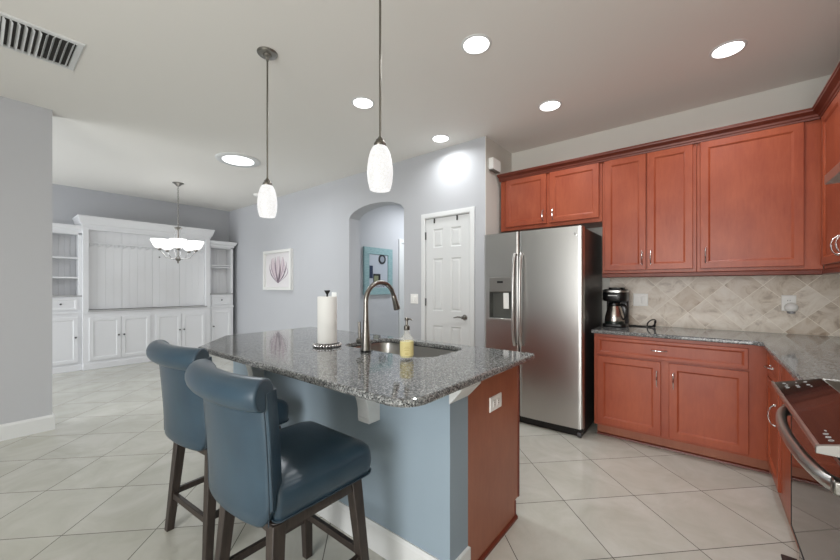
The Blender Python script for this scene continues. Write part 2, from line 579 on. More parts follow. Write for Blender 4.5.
# ---------------------------------------------------------------- island: pony wall, cabinet, granite, corbels
m = MB(); m.box(-2.79, -.82, 1.223, 1.366, 0, .883); struct(m.build('wall_island', PONY, smooth=0))
baseboard('baseboard_island', -2.79, -.806, 1.223, 1.223, '-y')
m = MB(); m.box(-.82, -.806, 1.2231, 1.366, 0, .135); struct(m.build('baseboard_island_end', TRIM, smooth=0))
isl = thing('island_cabinet', 'cherry island base cabinet behind the blue-grey knee wall', 'cabinet', (-1.8, 1.63, 0))
m = MB()
m.box(-2.78, -2.76, 1.367, 1.89, 0.1, .883); m.build('side_panel', CHERRY_HAZY, isl)
m = MB(); m.box(-2.76, -.843, 1.872, 1.89, .1, .883); m.build('face_frame', CHERRY_HAZY, isl)
m = MB(); m.box(-2.76, -.843, 1.367, 1.87, .1, .12); m.build('bottom_panel', CHERRY_HAZY, isl)
m = MB(); m.box(-2.76, -.843, 1.80, 1.82, 0, .1); m.build('toe_kick', CHERRY_HAZY, isl)
m = MB(); m.prism([(1.3665, 0), (1.868, 0), (1.868, .102), (1.915, .102), (1.915, .883), (1.3665, .883)], 'x', -.842, -.820)
ep = m.build('end_panel', CHERRY_HAZY, isl, .0015)
m = MB(); m.prism([(-.820, 0), (-.808, 0), (-.809, .012), (-.816, .02), (-.820, .02)], 'y', 1.367, 1.880)
m.build('shoe_molding', CHERRY_SHADED, isl)
m = MB(); m.box(-.846, -.816, 1.905, 1.923, .102, .883); m.box(-.846, -.816, 1.862, 1.876, 0, .1); m.build('edge_strip', CHERRY_SHADED, isl, .003)
def cab_door(root, fr, a0, a1, b0, b1, name='door', mat=None, f=.058, t=.02):
    m = MB()
    m.rings(fr, a0, a1, b0, b1, [(0, 0), (0, t - .003), (.003, t), (f - .008, t), (f - .002, t - .003), (f + .004, t - .009), (f + .010, t - .009)])
    return m.build(name, mat or CHERRY, root, smooth=25)
def pull(parent, fr, a, b, L=.115, vertical=True, out=.0, mat=None, r=.0042):
    m = MB()
    path = []
    for k in range(13):
        s_ = k / 12
        h = out + .004 + .026 * math.sin(PI * s_) ** .55
        q = (s_ - .5) * L
        path.append(fr.p(a, b + q, h) if vertical else fr.p(a + q, b, h))
    m.tube(path, [r * 1.5] + [r] * 5 + [r * 1.5] + [r] * 5 + [r * 1.5], 10)
    for e in (-.5, .5):
        p = (a, b + e * L, out - .001) if vertical else (a + e * L, b, out - .001)
        q = (p[0], p[1], out + .008)
        m.cyl(fr.p(*p), fr.p(*q), .0085, .005, 12)
    return m.build('handle', mat or CHROME, parent)
frb = Frame((-2.76, 1.89, 0), (1, 0, 0), (0, 1, 0))
for k in range(4):
    a = .04 + k * .465
    d = cab_door(isl, frb, a, a + .455, .13, .68)
    pull(d, frb, a + (.40 if k % 2 == 0 else .055), .60, out=.02)
    d = cab_door(isl, frb, a, a + .455, .70, .86, 'drawer', f=.03)
    pull(d, frb, a + .23, .78, vertical=False, out=.02)

# granite top of the island with the sink cut-out
SX0, SX1, SY0, SY1 = -1.81, -1.12, 1.452, 1.855
out = round_poly([(-2.44, .858, .012), (-.733, .858, .10), (-.733, 1.945, .02), (-2.84, 1.945, .02), (-2.84, 1.185, .04)], 8)
hole = rrect(SX0, SX1, SY0, SY1, .09, 8)
m = MB(); slab(m, out, .884, .914, hole, .009)
top = m.build('island_countertop', GRANITE, None, smooth=18, origin=(-1.79, 1.4, .884))
tag(top, 'polished speckled grey granite island countertop with one clipped corner and a sink cut-out', 'countertop')
# sink
snk = thing('sink', 'undermount stainless steel sink set in the granite island', 'sink', (-1.465, 1.66, .70))
rim = rrect(SX0 - .012, SX1 + .012, SY0 - .012, SY1 + .012, .1, 8)
m = MB()
e = [(0.0, .8835), (.014, .8835), (.017, .875), (.022, .74), (.05, .712), (.12, .704), (.17, .700)]
m.loft([z3(inset(rim, i) if i else rim, z) for i, z in e] , False, True)
m.loft([z3(rim, .8835), z3(rim, .878), z3(inset(rim, .005), .73), z3(inset(rim, .06), .695), z3(inset(rim, .17), .690)], False, True)
m.build('bowl', STEEL_S, snk, smooth=50)
m = MB(); m.lathe([(.055, .7005), (.055, .703), (.042, .704), (.036, .7015), (.001, .7015)], (-1.465, 1.68, 0), 24); m.build('drain', CHROME, snk)
# white wooden cap on the end of the knee wall, under the granite
m = MB()
m.loft([[(-.8199, 1.215, .80), (-.8199, 1.366, .80), (-.8199, 1.366, .8835), (-.8199, 1.215, .8835)],
        [(-.807, 1.215, .812), (-.807, 1.366, .812), (-.807, 1.366, .8835), (-.807, 1.215, .8835)],
        [(-.755, 1.205, .868), (-.755, 1.366, .868), (-.755, 1.366, .8835), (-.755, 1.205, .8835)]])
tag(m.build('wall_cap_bracket', TRIM, None, .002, origin=(-.80, 1.29, .8)), 'white sloped bracket at the cherry panel end of the knee wall, under the granite', 'bracket')
for k, x in enumerate((-1.30, -2.40)):
    prof = [(1.223, .640), (1.150, .640), (1.148, .665)]
    for q in range(9):
        an = q / 8 * PI / 2
        prof.append((1.148 - .115 * (1 - math.cos(an)), .665 + .18 * math.sin(an)))
    prof += [(1.025, .855), (1.025, .8835), (1.223, .8835)]
    m = MB(); m.prism(prof, 'x', x, x + .075)
    tag(m.build('corbel', TRIM, None, .003, origin=(x + .037, 1.2, .63)), ('white curved corbel under the granite overhang, beside the seat of the nearer stool', 'white curved corbel under the granite overhang, behind the stool backs near the clipped counter corner')[k], 'corbel', 'corbels under the bar overhang')
def outlet_plate(name, fr, a, b, w, h, label, cat, kind='outlet', n=1, group=None):
    p = fr.p(a, b, 0)
    root = thing(name, label, cat, p)
    m = MB(); m.rings(fr, a - w / 2, a + w / 2, b - h / 2, b + h / 2, [(0, 0), (0, .003), (.004, .006), (.006, .006)], True); m.build('cover_plate', PLASTIC, root)
    for k in range(n):
        ac = a + (k - (n - 1) / 2) * .046
        if kind == 'outlet':
            for s_ in (-1, 1):
                if w > h: ca, cb = ac + s_ * .021, b
                else: ca, cb = ac, b + s_ * .021
                m = MB(); m.rings(fr, ca - .015, ca + .015, cb - .015, cb + .015, [(0, .006), (.001, .008), (.004, .008)])
                soc = m.build('socket', PLASTIC, root)
                m = MB()
                for q in (-1, 1):
                    if w > h: m.fbox(fr, ca - .005, ca + .005, cb + q * .006 - .0012, cb + q * .006 + .0012, .0075, .0084)
                    else: m.fbox(fr, ca + q * .006 - .0012, ca + q * .006 + .0012, cb - .005, cb + .005, .0075, .0084)
                m.build('slot', BLACK, soc)
        else:
            m = MB(); m.rings(fr, ac - .017, ac + .017, b - .034, b + .034, [(0, .006), (.001, .0085), (.004, .010), (.006, .010)]); m.build('rocker', PLASTIC, root)
    return root
outlet_plate('power_outlet', Frame((-.820, 0, 0), (0, 1, 0), (1, 0, 0)), 1.63, .705, .125, .072, 'white horizontal power outlet on the cherry end panel of the island', 'outlet')

# ---------------------------------------------------------------- base cabinets, worktop, backsplash
YF = 3.34
XF = .334
cb = thing('base_cabinet', 'cherry base cabinet with one wide drawer over two doors beside the fridge', 'cabinet', (-.2, 3.6, 0))
fb = Frame((0, YF, 0), (1, 0, 0), (0, -1, 0))
m = MB(); m.box(-.745, XF, YF, 3.985, .105, .883); m.build('carcass', CHERRY, cb, .002)
m = MB(); m.box(-.735, .36, 3.412, 3.985, 0, .105); m.build('toe_kick', CHERRY_HAZY, cb)
m = MB(); m.prism([(3.412, 0), (3.398, 0), (3.400, .012), (3.408, .02), (3.412, .02)], 'x', -.735, .346); m.build('shoe_molding', CHERRY_SHADED, cb)
d = cab_door(cb, fb, -.719, .235, .712, .858, 'drawer', f=.03)
pull(d, fb, -.28, .785, .10, False, out=.02)
d = cab_door(cb, fb, -.719, -.266, .125, .697); pull(d, fb, -.292, .565, .115, out=.02)
d = cab_door(cb, fb, -.215, .237, .125, .697); pull(d, fb, -.186, .565, .115, out=.02)
# return along the range wall
fx = Frame((XF, 0, 0), (0, 1, 0), (-1, 0, 0))
cr = thing('base_cabinet', 'cherry base cabinet in the inner corner with one drawer and one door', 'cabinet', (.64, 3.05, 0))
m = MB(); m.box(XF, .94, 2.70, YF - .002, .116, .883); m.build('carcass', CHERRY, cr, .002)
m = MB(); m.box(.357, .94, 2.70, YF + .05, 0, .116); m.build('toe_kick', CHERRY_HAZY, cr)
d = cab_door(cr, fx, 2.81, 3.255, .712, .858, 'drawer', f=.03, t=.014)
pull(d, fx, 2.98, .80, .10, False, out=.02)
d = cab_door(cr, fx, 2.81, 3.255, .132, .697, t=.014); pull(d, fx, 2.845, .55, .115, out=.02)
cr2 = thing('base_cabinet', 'narrow cherry base cabinet between the corner cabinet and the range', 'cabinet', (.64, 2.35, 0))
m = MB(); m.box(XF, .94, 2.012, 2.698, .116, .883); m.build('carcass', CHERRY, cr2, .002)
m = MB(); m.box(.357, .94, 2.012, 2.698, 0, .116); m.build('toe_kick', CHERRY_HAZY, cr2)
d = cab_door(cr2, fx, 2.05, 2.43, .712, .858, 'drawer', f=.03, t=.012); pull(d, fx, 2.24, .785, .10, False, out=.02)
d = cab_door(cr2, fx, 2.05, 2.43, .134, .697, t=.012); pull(d, fx, 2.085, .565, .115, out=.02)
# L-shaped granite worktop
L = round_poly([(-.765, 3.312, .014), (.262, 3.312, .03), (.300, 3.272, .03), (.300, 2.008, .012), (.938, 2.008, .012), (.938, 3.987, .012), (-.765, 3.987, .012)], 4)
m = MB(); slab(m, L, .884, .914, None, .008)
tag(m.build('countertop', GRANITE, None, smooth=18, origin=(.1, 3.6, .884)), 'L-shaped speckled grey granite worktop running from the fridge round to the range', 'countertop')
m = MB(); m.box(-.745, .94, 3.988, 3.9995, .9145, 1.42); struct(m.build('trim_backsplash', SPLASH, smooth=0))
m = MB(); m.box(.938, .9495, 1.2, 3.988, .9145, 1.65); struct(m.build('trim_backsplash_range', SPLASH, smooth=0))

# ---------------------------------------------------------------- wall cabinets, crown, light rail
YU = 3.65
XU = .64
UB, UT = 1.405, 2.46
fu = Frame((0, YU, 0), (1, 0, 0), (0, -1, 0))
c = thing('wall_cabinet', 'short cherry wall cabinet with two doors above the fridge', 'cabinet', (-1.25, 3.82, 1.89))
m = MB(); m.box(-1.768, -.746, YU, 3.99, 1.892, UT); m.build('carcass', CHERRY, c, .002)
d = cab_door(c, fu, -1.705, -1.262, 1.93, 2.44); pull(d, fu, -1.292, 2.015, .11, out=.02)
d = cab_door(c, fu, -1.225, -.770, 1.93, 2.44); pull(d, fu, -1.192, 2.015, .11, out=.02)
c = thing('wall_cabinet', 'tall cherry wall cabinet with two narrow doors above the coffee maker', 'cabinet', (-.4, 3.82, UB))
m = MB(); m.box(-.744, -.051, YU, 3.985, UB, UT); m.build('carcass', CHERRY, c, .002)
d = cab_door(c, fu, -.722, -.398, 1.43, 2.44); pull(d, fu, -.425, 1.535, .11, out=.02)
d = cab_door(c, fu, -.390, -.075, 1.43, 2.44); pull(d, fu, -.362, 1.535, .11, out=.02)
c = thing('wall_cabinet', 'wide cherry wall cabinet with a single broad door above the worktop corner', 'cabinet', (.3, 3.82, UB))
m = MB(); m.box(-.049, .638, YU, 3.985, UB, UT); m.build('carcass', CHERRY, c, .002)
d = cab_door(c, fu, -.028, .545, 1.43, 2.44); pull(d, fu, .005, 1.535, .11, out=.02)
fxu = Frame((XU, 0, 0), (0, 1, 0), (-1, 0, 0))
c = thing('wall_cabinet', 'cherry wall cabinet on the range wall between the corner and the hood', 'cabinet', (.8, 2.9, UB))
m = MB(); m.box(XU, .94, 2.01, YU - .002, UB, UT); m.build('carcass', CHERRY, c, .002)
for k, (a0, a1) in enumerate(((3.165, 3.605), (2.62, 3.13), (2.03, 2.58))):
    d = cab_door(c, fxu, a0, a1, 1.43, 2.44); pull(d, fxu, a0 + .035 if k != 1 else a1 - .035, 1.53, .11, out=.02)
c = thing('wall_cabinet', 'short cherry wall cabinet above the range hood', 'cabinet', (.8, 1.6, 1.83))
m = MB(); m.box(XU, .94, 1.24, 2.008, 1.83, UT); m.build('carcass', CHERRY, c, .002)
d = cab_door(c, fxu, 1.26, 1.615, 1.85, 2.44); pull(d, fxu, 1.58, 1.93, .11, out=.02)
d = cab_door(c, fxu, 1.63, 1.99, 1.85, 2.44); pull(d, fxu, 1.665, 1.93, .11, out=.02)
def sweep(prof, path_fn):
    m = MB()
    loops = [[path_fn(i, o, z) for o, z in prof] for i in range(3)]
    m.loft(loops)
    return m
cp = [(0, 2.441), (.022, 2.441), (.024, 2.452), (.030, 2.458), (.034, 2.470), (.048, 2.484), (.060, 2.491), (.062, 2.500), (.066, 2.502), (.066, 2.512), (0, 2.512)]
def crown_path(i, o, z):
    return ((-1.769 - o * .25, YU - o, z), (XU - o, YU - o, z), (XU - o, 1.24, z))[i]
m = sweep([(o - .0, z) for o, z in cp], crown_path)
struct(m.build('trim_3', CHERRY_SHADED, smooth=20))
lp = [(.004, 1.366), (.012, 1.372), (.010, 1.398), (.004, 1.404), (-.012, 1.404), (-.012, 1.366)]
m = sweep(lp, lambda i, o, z: ((-.744, YU - o, z), (XU - o, YU - o, z), (XU - o, 2.01, z))[i])
struct(m.build('trim_4', CHERRY_SHADED, smooth=20))

# ---------------------------------------------------------------- fridge
FY = 3.184
fg = thing('refrigerator', 'stainless side-by-side refrigerator with an ice and water dispenser', 'refrigerator', (-1.27, 3.55, 0))
m = MB(); m.box(-1.735, -.805, FY + .075, 3.93, .03, 1.79); m.build('cabinet_body', DARKGREY, fg, .004)
m = MB(); m.box(-1.72, -.82, FY + .045, FY + .20, .0, .085); m.build('toe_grille', BLACK, fg, .004)
m = MB(); m.lathe([(.024, 0), (.024, .03)], (-.845, FY + .03, .024), 20, (1, 0, 0)); m.build('caster', KNOB, fg)
m = MB(); m.box(-.875, -.80, FY + .01, FY + .06, .05, .085); m.build('foot_cover', BLACK, fg, .01)
def fr_door(x0, x1, z0, z1, name, hole=None):
    m = MB()
    n = 14
    def front(x):
        s_ = (x - (-1.27)) / .46
        e_ = min(x - x0, x1 - x)
        edge = .012 * max(0, 1 - e_ / .018) ** 2
        return FY + .018 * s_ * s_ * .6 + edge
    xs_ = sorted({x0, x0 + .004, x0 + .010, x0 + .018, x1 - .018, x1 - .010, x1 - .004, x1} | {x0 + (x1 - x0) * k / n for k in range(1, n)} | ({hole[0], hole[1]} if hole else set()))
    zs_ = sorted({z0, z1} | ({hole[2], hole[3]} if hole else set()))
    V = {}
    for x in xs_:
        for z in zs_:
            V[x, z] = m.v((x, front(x), z))
    for i in range(len(xs_) - 1):
        for j in range(len(zs_) - 1):
            if hole and hole[0] <= xs_[i] < hole[1] and hole[2] <= zs_[j] < hole[3]: continue
            m.face([V[xs_[i], zs_[j]], V[xs_[i + 1], zs_[j]], V[xs_[i + 1], zs_[j + 1]], V[xs_[i], zs_[j + 1]]])
    # sides and back
    for x in (x0, x1):
        q = [m.v((x, FY + .07, z)) for z in zs_]
        for j in range(len(zs_) - 1): m.face([V[x, zs_[j]], V[x, zs_[j + 1]], q[j + 1], q[j]])
    for z in (z0, z1):
        pp = [V[x, z] for x in xs_] + [m.v((x1, FY + .07, z)), m.v((x0, FY + .07, z))]
        m.face(pp)
    m.face([m.v((x, FY + .07, z)) for x, z in ((x0, z0), (x1, z0), (x1, z1), (x0, z1))])
    bmesh.ops.remove_doubles(m.bm, verts=m.bm.verts, dist=1e-5)
    return m.build(name, STEEL, fg, smooth=40)
DXa, DXb, DZa, DZb = -1.668, -1.435, .965, 1.375
fz = fr_door(-1.735, -1.364, .075, 1.80, 'freezer_door', (DXa, DXb, DZa, DZb))
fd = fr_door(-1.356, -.800, .075, 1.80, 'fridge_door')
# dispenser
ds = MB()
fd_ = Frame((0, FY + .008, 0), (1, 0, 0), (0, -1, 0))
ds.rings(fd_, DXa, DXb, 1.235, DZb, [(0, -.004), (0, .004), (.004, .006), (.008, .006)])
dp = ds.build('dispenser_panel', pbr('dispenser_grey', '8C8A86', .35, .7), fz)
m = MB(); m.fbox(fd_, DXa + .085, DXa + .145, 1.318, 1.338, .006, .0075); m.build('display', BLACK, dp)
m = MB()
m.rings(fd_, DXa, DXb, DZa, 1.235, [(0, .003), (.006, .003), (.010, -.045), (.014, -.05)])
m.build('dispenser_recess', pbr('recess_grey', '5E605C', .4, .3), fz)
m = MB(); m.fbox(fd_, DXa - .002, DXb + .002, DZa - .012, DZa + .012, -.03, .018); m.build('drip_tray', STEEL, fz, .005)
m = MB(); m.prism([(FY + .018, 1.225), (FY + .012, 1.225), (FY + .018, 1.07), (FY + .024, 1.07)], 'x', -1.525, -1.468); m.build('paddle', PLASTIC, fz, .003)
for x, p_, zz in ((-1.392, fz, .735), (-1.328, fd, .735)):
    m = MB()
    path = []
    for k in range(17):
        s_ = k / 16
        path.append((x, FY - .018 - .045 * math.sin(PI * s_) ** .5, .735 + .86 * s_))
    m.tube(path, .0165, 12)
    m.build('handle', STEEL, p_)
    for z in (.745, 1.585):
        m = MB(); m.cyl((x, FY + .01, z), (x, FY - .03, z), .016, .013, 12); m.build('handle_mount', NICKEL, p_)
m = MB(); m.lathe([(.021, 0), (.021, .002), (.017, .0032), (.016, .0022), (.001, .0022)], (-.865, FY + .0115, 1.735), 28, (0, -1, 0)); em = m.build('emblem', CHROME, fd)
m = MB()
for k in range(3):
    cx = -.865; cz = 1.735
    m.tube([(cx + .0095 * math.cos(a_) * (1, .55, .3)[k], FY + .0088, cz + .0095 * math.sin(a_) * (1, .8, .4)[k]) for a_ in [2 * PI * q / 16 for q in range(16)]], .0009, 6, True)
m.build('emblem_script', KNOB, em)
tmp = None

# ---------------------------------------------------------------- range and hood
rg = thing('range', 'slide-in electric range with black glass top, sloped control panel and steel handle', 'range', (.6, 1.62, 0))
RY0, RY1 = 1.245, 1.998
m = MB(); m.box(.30, .935, RY0, RY1, .09, .918); m.build('body', DARKGREY, rg, .003)
m = MB(); m.box(.36, .90, RY0 + .02, RY1 - .02, 0, .09); m.build('plinth', BLACK, rg)
m = MB(); m.box(.264, .299, RY0 + .003, RY1 - .003, .352, .838); od = m.build('oven_door', GLASSBLACK, rg, .003)
m = MB(); m.box(.2630, .2665, RY1 - .010, RY1 - .0025, .352, .838); m.box(.2630, .2665, RY0 + .003, RY1 - .010, .3515, .358); m.build('door_edge', pbr('door_edge_black', '050505', .6), od)
m = MB(); m.box(.2625, .30, RY0 + .003, RY1 - .003, .838, .850); m.build('door_trim', STEEL, od, .001)
m = MB(); m.box(.285, .299, RY0 + .003, RY1 - .003, .10, .345); m.build('drawer', GLASSBLACK, rg, .003)
m = MB(); m.box(.268, .30, RY0 + .003, RY1 - .003, .853, .893); vs_ = m.build('vent_strip', GLASSBROWN, rg, .001)
m = MB()
for k in range(9):
    y = RY0 + .08 + k * .068
    m.box(.2665, .270, y, y + .048, .866, .873)
m.build('vent_slot', BLACK, vs_)
m = MB(); m.prism([(.214, .893), (.214, .903), (.345, .938), (.345, .900), (.30, .893)], 'y', RY0 + .012, RY1 - .003); cpn = m.build('control_panel', GLASSBROWN, rg, .001)
m = MB(); m.prism([(.206, .890), (.206, .906), (.212, .909), (.346, .9445), (.346, .890)], 'y', RY0, RY0 + .012); m.build('end_cap', pbr('end_cap_grey', '8F8C88', .4, .6), cpn, .001)
m = MB(); m.prism([(.208, .892), (.208, .906), (.2145, .9085), (.2145, .892)], 'y', RY0 + .012, RY1 - .003); m.build('front_trim', STEEL, cpn, .001)
m = MB()
sl = (.938 - .903) / (.345 - .214)
def mark(x, y, r):
    z = .903 + (x - .214) * sl + .0008
    m.tube([(x + r * math.cos(a_), y + r * math.sin(a_), z + r * math.cos(a_) * sl) for a_ in [2 * PI * q / 10 for q in range(10)]], .0007, 5, True)
def dash(x, y, w):
    z = .903 + (x - .214) * sl
    m.box(x - .002, x + .002, y - w / 2, y + w / 2, z + .0004, z + .0012)
for bx in (.240, .268, .296):
    for by in (1.30, 1.325, 1.35, 1.375, 1.88, 1.905, 1.93, 1.955):
        if random.random() < .75:
            (mark(bx, by, .0045) if random.random() < .5 else dash(bx + .004, by, .007))
m.build('marking', MARK, cpn, smooth=0)
m = MB(); m.box(.346, .93, RY0 + .004, RY1 - .004, .9185, .936); m.build('cooktop', GLASSBLACK, rg, .002)
m = MB()
m.box(.346, .93, RY1 - .0035, RY1 + .006, .915, .938)
m.build('side_trim', STEEL, rg, .001)
m = MB()
hp = []
for k in range(25):
    s_ = k / 24
    y = 1.278 + (1.965 - 1.278) * s_
    hp.append((.258 - .052 * math.sin(PI * s_) ** .45, y, .808))
m.tube(hp, .0150, 14)
for v_ in m.bm.verts: v_.co.z = .808 + (v_.co.z - .808) * 1.25
m.build('handle', STEEL, od)
for y in (1.282, 1.961):
    m = MB(); m.box(.236, .266, y - .016, y + .016, .790, .826); m.build('handle_mount', NICKEL, od, .006)

hd = thing('range_hood', 'slim stainless range hood under the short wall cabinet', 'hood', (.65, 1.62, 1.67))
m = MB(); m.prism([(.352, 1.668), (.352, 1.702), (.48, 1.80), (.50, 1.828), (.935, 1.828), (.935, 1.668)], 'y', 1.245, 1.998); m.build('housing', STEEL, hd, .002)
m = MB(); m.box(.42, .88, 1.32, 1.92, 1.660, 1.669); m.build('filter', NICKEL_D, hd)

# ---------------------------------------------------------------- things on the worktop and backsplash
cm = thing('coffee_maker', 'black drip coffee maker with a stainless thermal carafe beside the fridge', 'coffee maker', (-.655, 3.75, .914))
cx, cy, cz = -.655, 3.745, .9142
m = MB(); slab(m, rrect(cx - .095, cx + .10, cy - .11, cy + .13, .05), cz, cz + .028, None, .006); m.build('base', BLACK, cm)
m = MB(); slab(m, rrect(cx - .085, cx + .10, cy + .055, cy + .13, .02), cz + .026, cz + .25, None, .004); m.build('water_tank', pbr('tank_grey', '3C3B3B', .25), cm)
m = MB(); m.loft([z3(rrect(cx - .088, cx + .10, cy - .105, cy + .13, .07), cz + .235), z3(rrect(cx - .095, cx + .104, cy - .112, cy + .132, .07), cz + .25), z3(rrect(cx - .095, cx + .104, cy - .112, cy + .132, .07), cz + .335), z3(rrect(cx - .085, cx + .096, cy - .10, cy + .122, .06), cz + .345)])
hb = m.build('brew_basket', BLACK, cm, smooth=50)
m = MB(); m.loft([z3(rrect(cx - .097, cx + .106, cy - .114, cy + .134, .07), cz + .318), z3(rrect(cx - .097, cx + .106, cy - .114, cy + .134, .07), cz + .334)]); m.build('steel_band', STEEL, hb)
m = MB(); slab(m, rrect(cx - .05, cx + .07, cy - .06, cy + .10, .03), cz + .345, cz + .362, None, .004); m.build('lid', BLACK, cm)
m = MB(); m.box(cx - .04, cx + .035, cy - .1135, cy - .111, cz + .285, cz + .292); m.build('badge', MARK, hb)
car = MB()
car.lathe([(.062, 0), (.078, .008), (.081, .03), (.076, .07), (.064, .12), (.052, .155), (.050, .165), (.001, .165)], (cx, cy - .03, cz + .029), 32)
carafe = car.build('carafe', stainless('carafe_steel', 'C4BEB8', .22, (1, 1, 1)), cm, smooth=50)
m = MB(); m.lathe([(.052, 0), (.055, .012), (.05, .03), (.03, .036), (.001, .037)], (cx, cy - .03, cz + .19), 28); m.build('carafe_lid', BLACK, carafe)
m = MB(); m.lathe([(.083, 0), (.083, .02), (.079, .026)], (cx, cy - .03, cz + .0285), 32, cap1=False); m.build('carafe_foot', pbr('dark_green_base', '17201C', .3), carafe)
m = MB(); m.tube([(cx + .045, cy - .05, cz + .20), (cx + .085, cy - .06, cz + .205), (cx + .105, cy - .065, cz + .17), (cx + .10, cy - .062, cz + .11), (cx + .085, cy - .055, cz + .075), (cx + .068, cy - .05, cz + .07)], .011, 10); m.build('carafe_handle', BLACK, carafe)
m = MB()
zc = .9142 + .0055
pth = [(-.545, 3.80, zc), (-.53, 3.83, zc), (-.505, 3.85, zc), (-.48, 3.83, zc), (-.455, 3.845, zc), (-.43, 3.85, zc), (-.405, 3.845, zc + .004)]
m.tube(pth, .0055, 8)
lp_ = [(-.378 + .034 * math.cos(a_) , 3.845 - .01 * math.cos(a_), .9142 + .036 + .030 * math.sin(a_) + .018 * math.cos(a_)) for a_ in [2 * PI * q / 20 for q in range(20)]]
m.tube(lp_, .0055, 8, True)
m.tube([(-.352, 3.838, .9142 + .007), (-.352, 3.838, .975)], .007, 8)
m.tube([(-.41, 3.846, zc), (-.395, 3.845, zc + .004), (-.372, 3.842, zc + .002), (-.350, 3.84, zc + .001)], .0055, 8)
tag(m.build('coiled_cable', BLACK, None, origin=(-.45, 3.84, .9142)), 'coiled black power cord lying on the granite beside the coffee maker', 'cord')
fw = Frame((0, 3.988, 0), (1, 0, 0), (0, -1, 0))
outlet_plate('switch_plate', fw, -.48, 1.158, .122, .12, 'white double switch plate on the travertine backsplash beside the coffee maker', 'switch', 'switch', 2)
ol = outlet_plate('power_outlet', fw, .515, 1.155, .082, .125, 'white power outlet on the backsplash with an air freshener plugged in', 'outlet')
af = thing('air_freshener', 'white rounded plug-in air freshener in the backsplash outlet', 'air freshener', (.52, 3.96, 1.11))
m = MB(); m.lathe([(.012, 0), (.030, .003), (.038, .012), (.038, .026), (.031, .036), (.014, .041), (.001, .042)], (.525, 3.979, 1.122), 28, (0, -1, 0)); m.build('housing', PLASTIC, af, smooth=60)
m = MB(); m.lathe([(.022, 0), (.024, .014), (.016, .028), (.001, .030)], (.525, 3.962, 1.075), 20, (0, 0, 1)); m.build('refill', pbr('refill_grey', '8E8E90', .3), af, smooth=60)

# ---------------------------------------------------------------- things on the island
IZ = .9142
fc = thing('faucet', 'brushed nickel gooseneck pull-down kitchen faucet on the island', 'faucet', (-1.47, 1.40, .914))
fxp, fyp = -1.497, 1.382
m = MB(); m.lathe([(.031, 0), (.031, .010), (.029, .012)], (fxp, fyp, IZ), 28); m.build('base_ring', BLACK, fc)
m = MB()
m.lathe([(.029, .012), (.028, .03), (.0235, .075), (.0185, .13), (.0145, .20), (.0135, .25)], (fxp, fyp, IZ), 28)
body = m.build('body', NICKEL, fc, smooth=60)
m = MB()
path = [(fxp, fyp, IZ + .24), (fxp, fyp, IZ + .27)]
R_ = .117
for k in range(0, 17):
    a_ = PI - k / 16 * PI * .92
    path.append((fxp, fyp + R_ + R_ * math.cos(a_), IZ + .285 + R_ * .94 * math.sin(a_)))
m.tube(path, .0135, 16)
m.build('spout', NICKEL, fc, smooth=60)
e1 = Vector(path[-1]); dv = (e1 - Vector(path[-2])).normalized()
m = MB(); m.lathe([(.0140, -.004), (.0155, .0), (.0165, .03), (.0205, .075), (.0205, .088), (.016, .09), (.001, .09)], e1, 24, dv); sp = m.build('spray_head', NICKEL, fc, smooth=50)
m = MB(); m.cyl(e1 + dv * .045 + Vector((0, .016, .004)), e1 + dv * .075 + Vector((0, .020, .006)), .006, seg=10); m.build('button', NICKEL_D, sp)
m = MB()
m.cyl((fxp - .018, fyp, IZ + .058), (fxp - .062, fyp, IZ + .058), .017, .019, 20)
hb = m.build('valve', NICKEL, fc, smooth=50)
m = MB(); m.tube([(fxp - .052, fyp, IZ + .06), (fxp - .054, fyp, IZ + .10), (fxp - .056, fyp, IZ + .168)], [.010, .0085, .0085], 12); m.build('lever', NICKEL, hb)

sd = thing('soap_dispenser', 'clear glass pump bottle with a yellow label beside the sink', 'soap dispenser', (-1.185, 1.372, .914))
bx, by = -1.192, 1.382
SOAP = pbr('soap_yellow', 'E6DC9C', .25)
m = MB(); m.lathe([(.028, 0), (.034, .003), (.0345, .008), (.0345, .098), (.031, .110), (.020, .124), (.0125, .134), (.0118, .150)], (bx, by, IZ), 32); bt = m.build('bottle', pbr('bottle_glass', 'F4F6F2', .05, 0, Alpha=.22), sd, smooth=60)
m = MB(); m.lathe([(.030, .010), (.032, .012), (.032, .085), (.030, .088)], (bx, by, IZ), 32); m.build('soap', SOAP, bt)
m = MB(); m.lathe([(.0352, .020), (.0352, .092)], (bx, by, IZ), 32, cap0=False, cap1=False)
lb = m.build('label', pbr('label_yellow', 'E3D69A', .6), bt)
m = MB()
th0 = math.atan2(-by, -bx)
for z, w in ((.066, .30), (.058, .42), (.050, .34), (.036, .22), (.030, .26)):
    pp = [(bx + .0356 * math.cos(th0 + a_), by + .0356 * math.sin(th0 + a_), IZ + z) for a_ in [-w + 2 * w * q / 8 for q in range(9)]]
    m.tube(pp, .0009, 5)
m.build('label_lettering', pbr('label_ink', 'B9A45A', .6), lb)
m = MB(); m.lathe([(.0145, .148), (.0150, .150), (.0150, .168), (.011, .172), (.006, .174), (.0055, .196), (.010, .198), (.011, .208), (.004, .212), (.001, .213)], (bx, by, IZ), 20)
pd = m.build('pump', NICKEL_D, sd, smooth=40)
m = MB(); m.tube([(bx, by, IZ + .204), (bx + .018, by + .004, IZ + .206), (bx + .030, by + .007, IZ + .200)], [.005, .0045, .0035], 8); m.build('nozzle', NICKEL_D, pd)

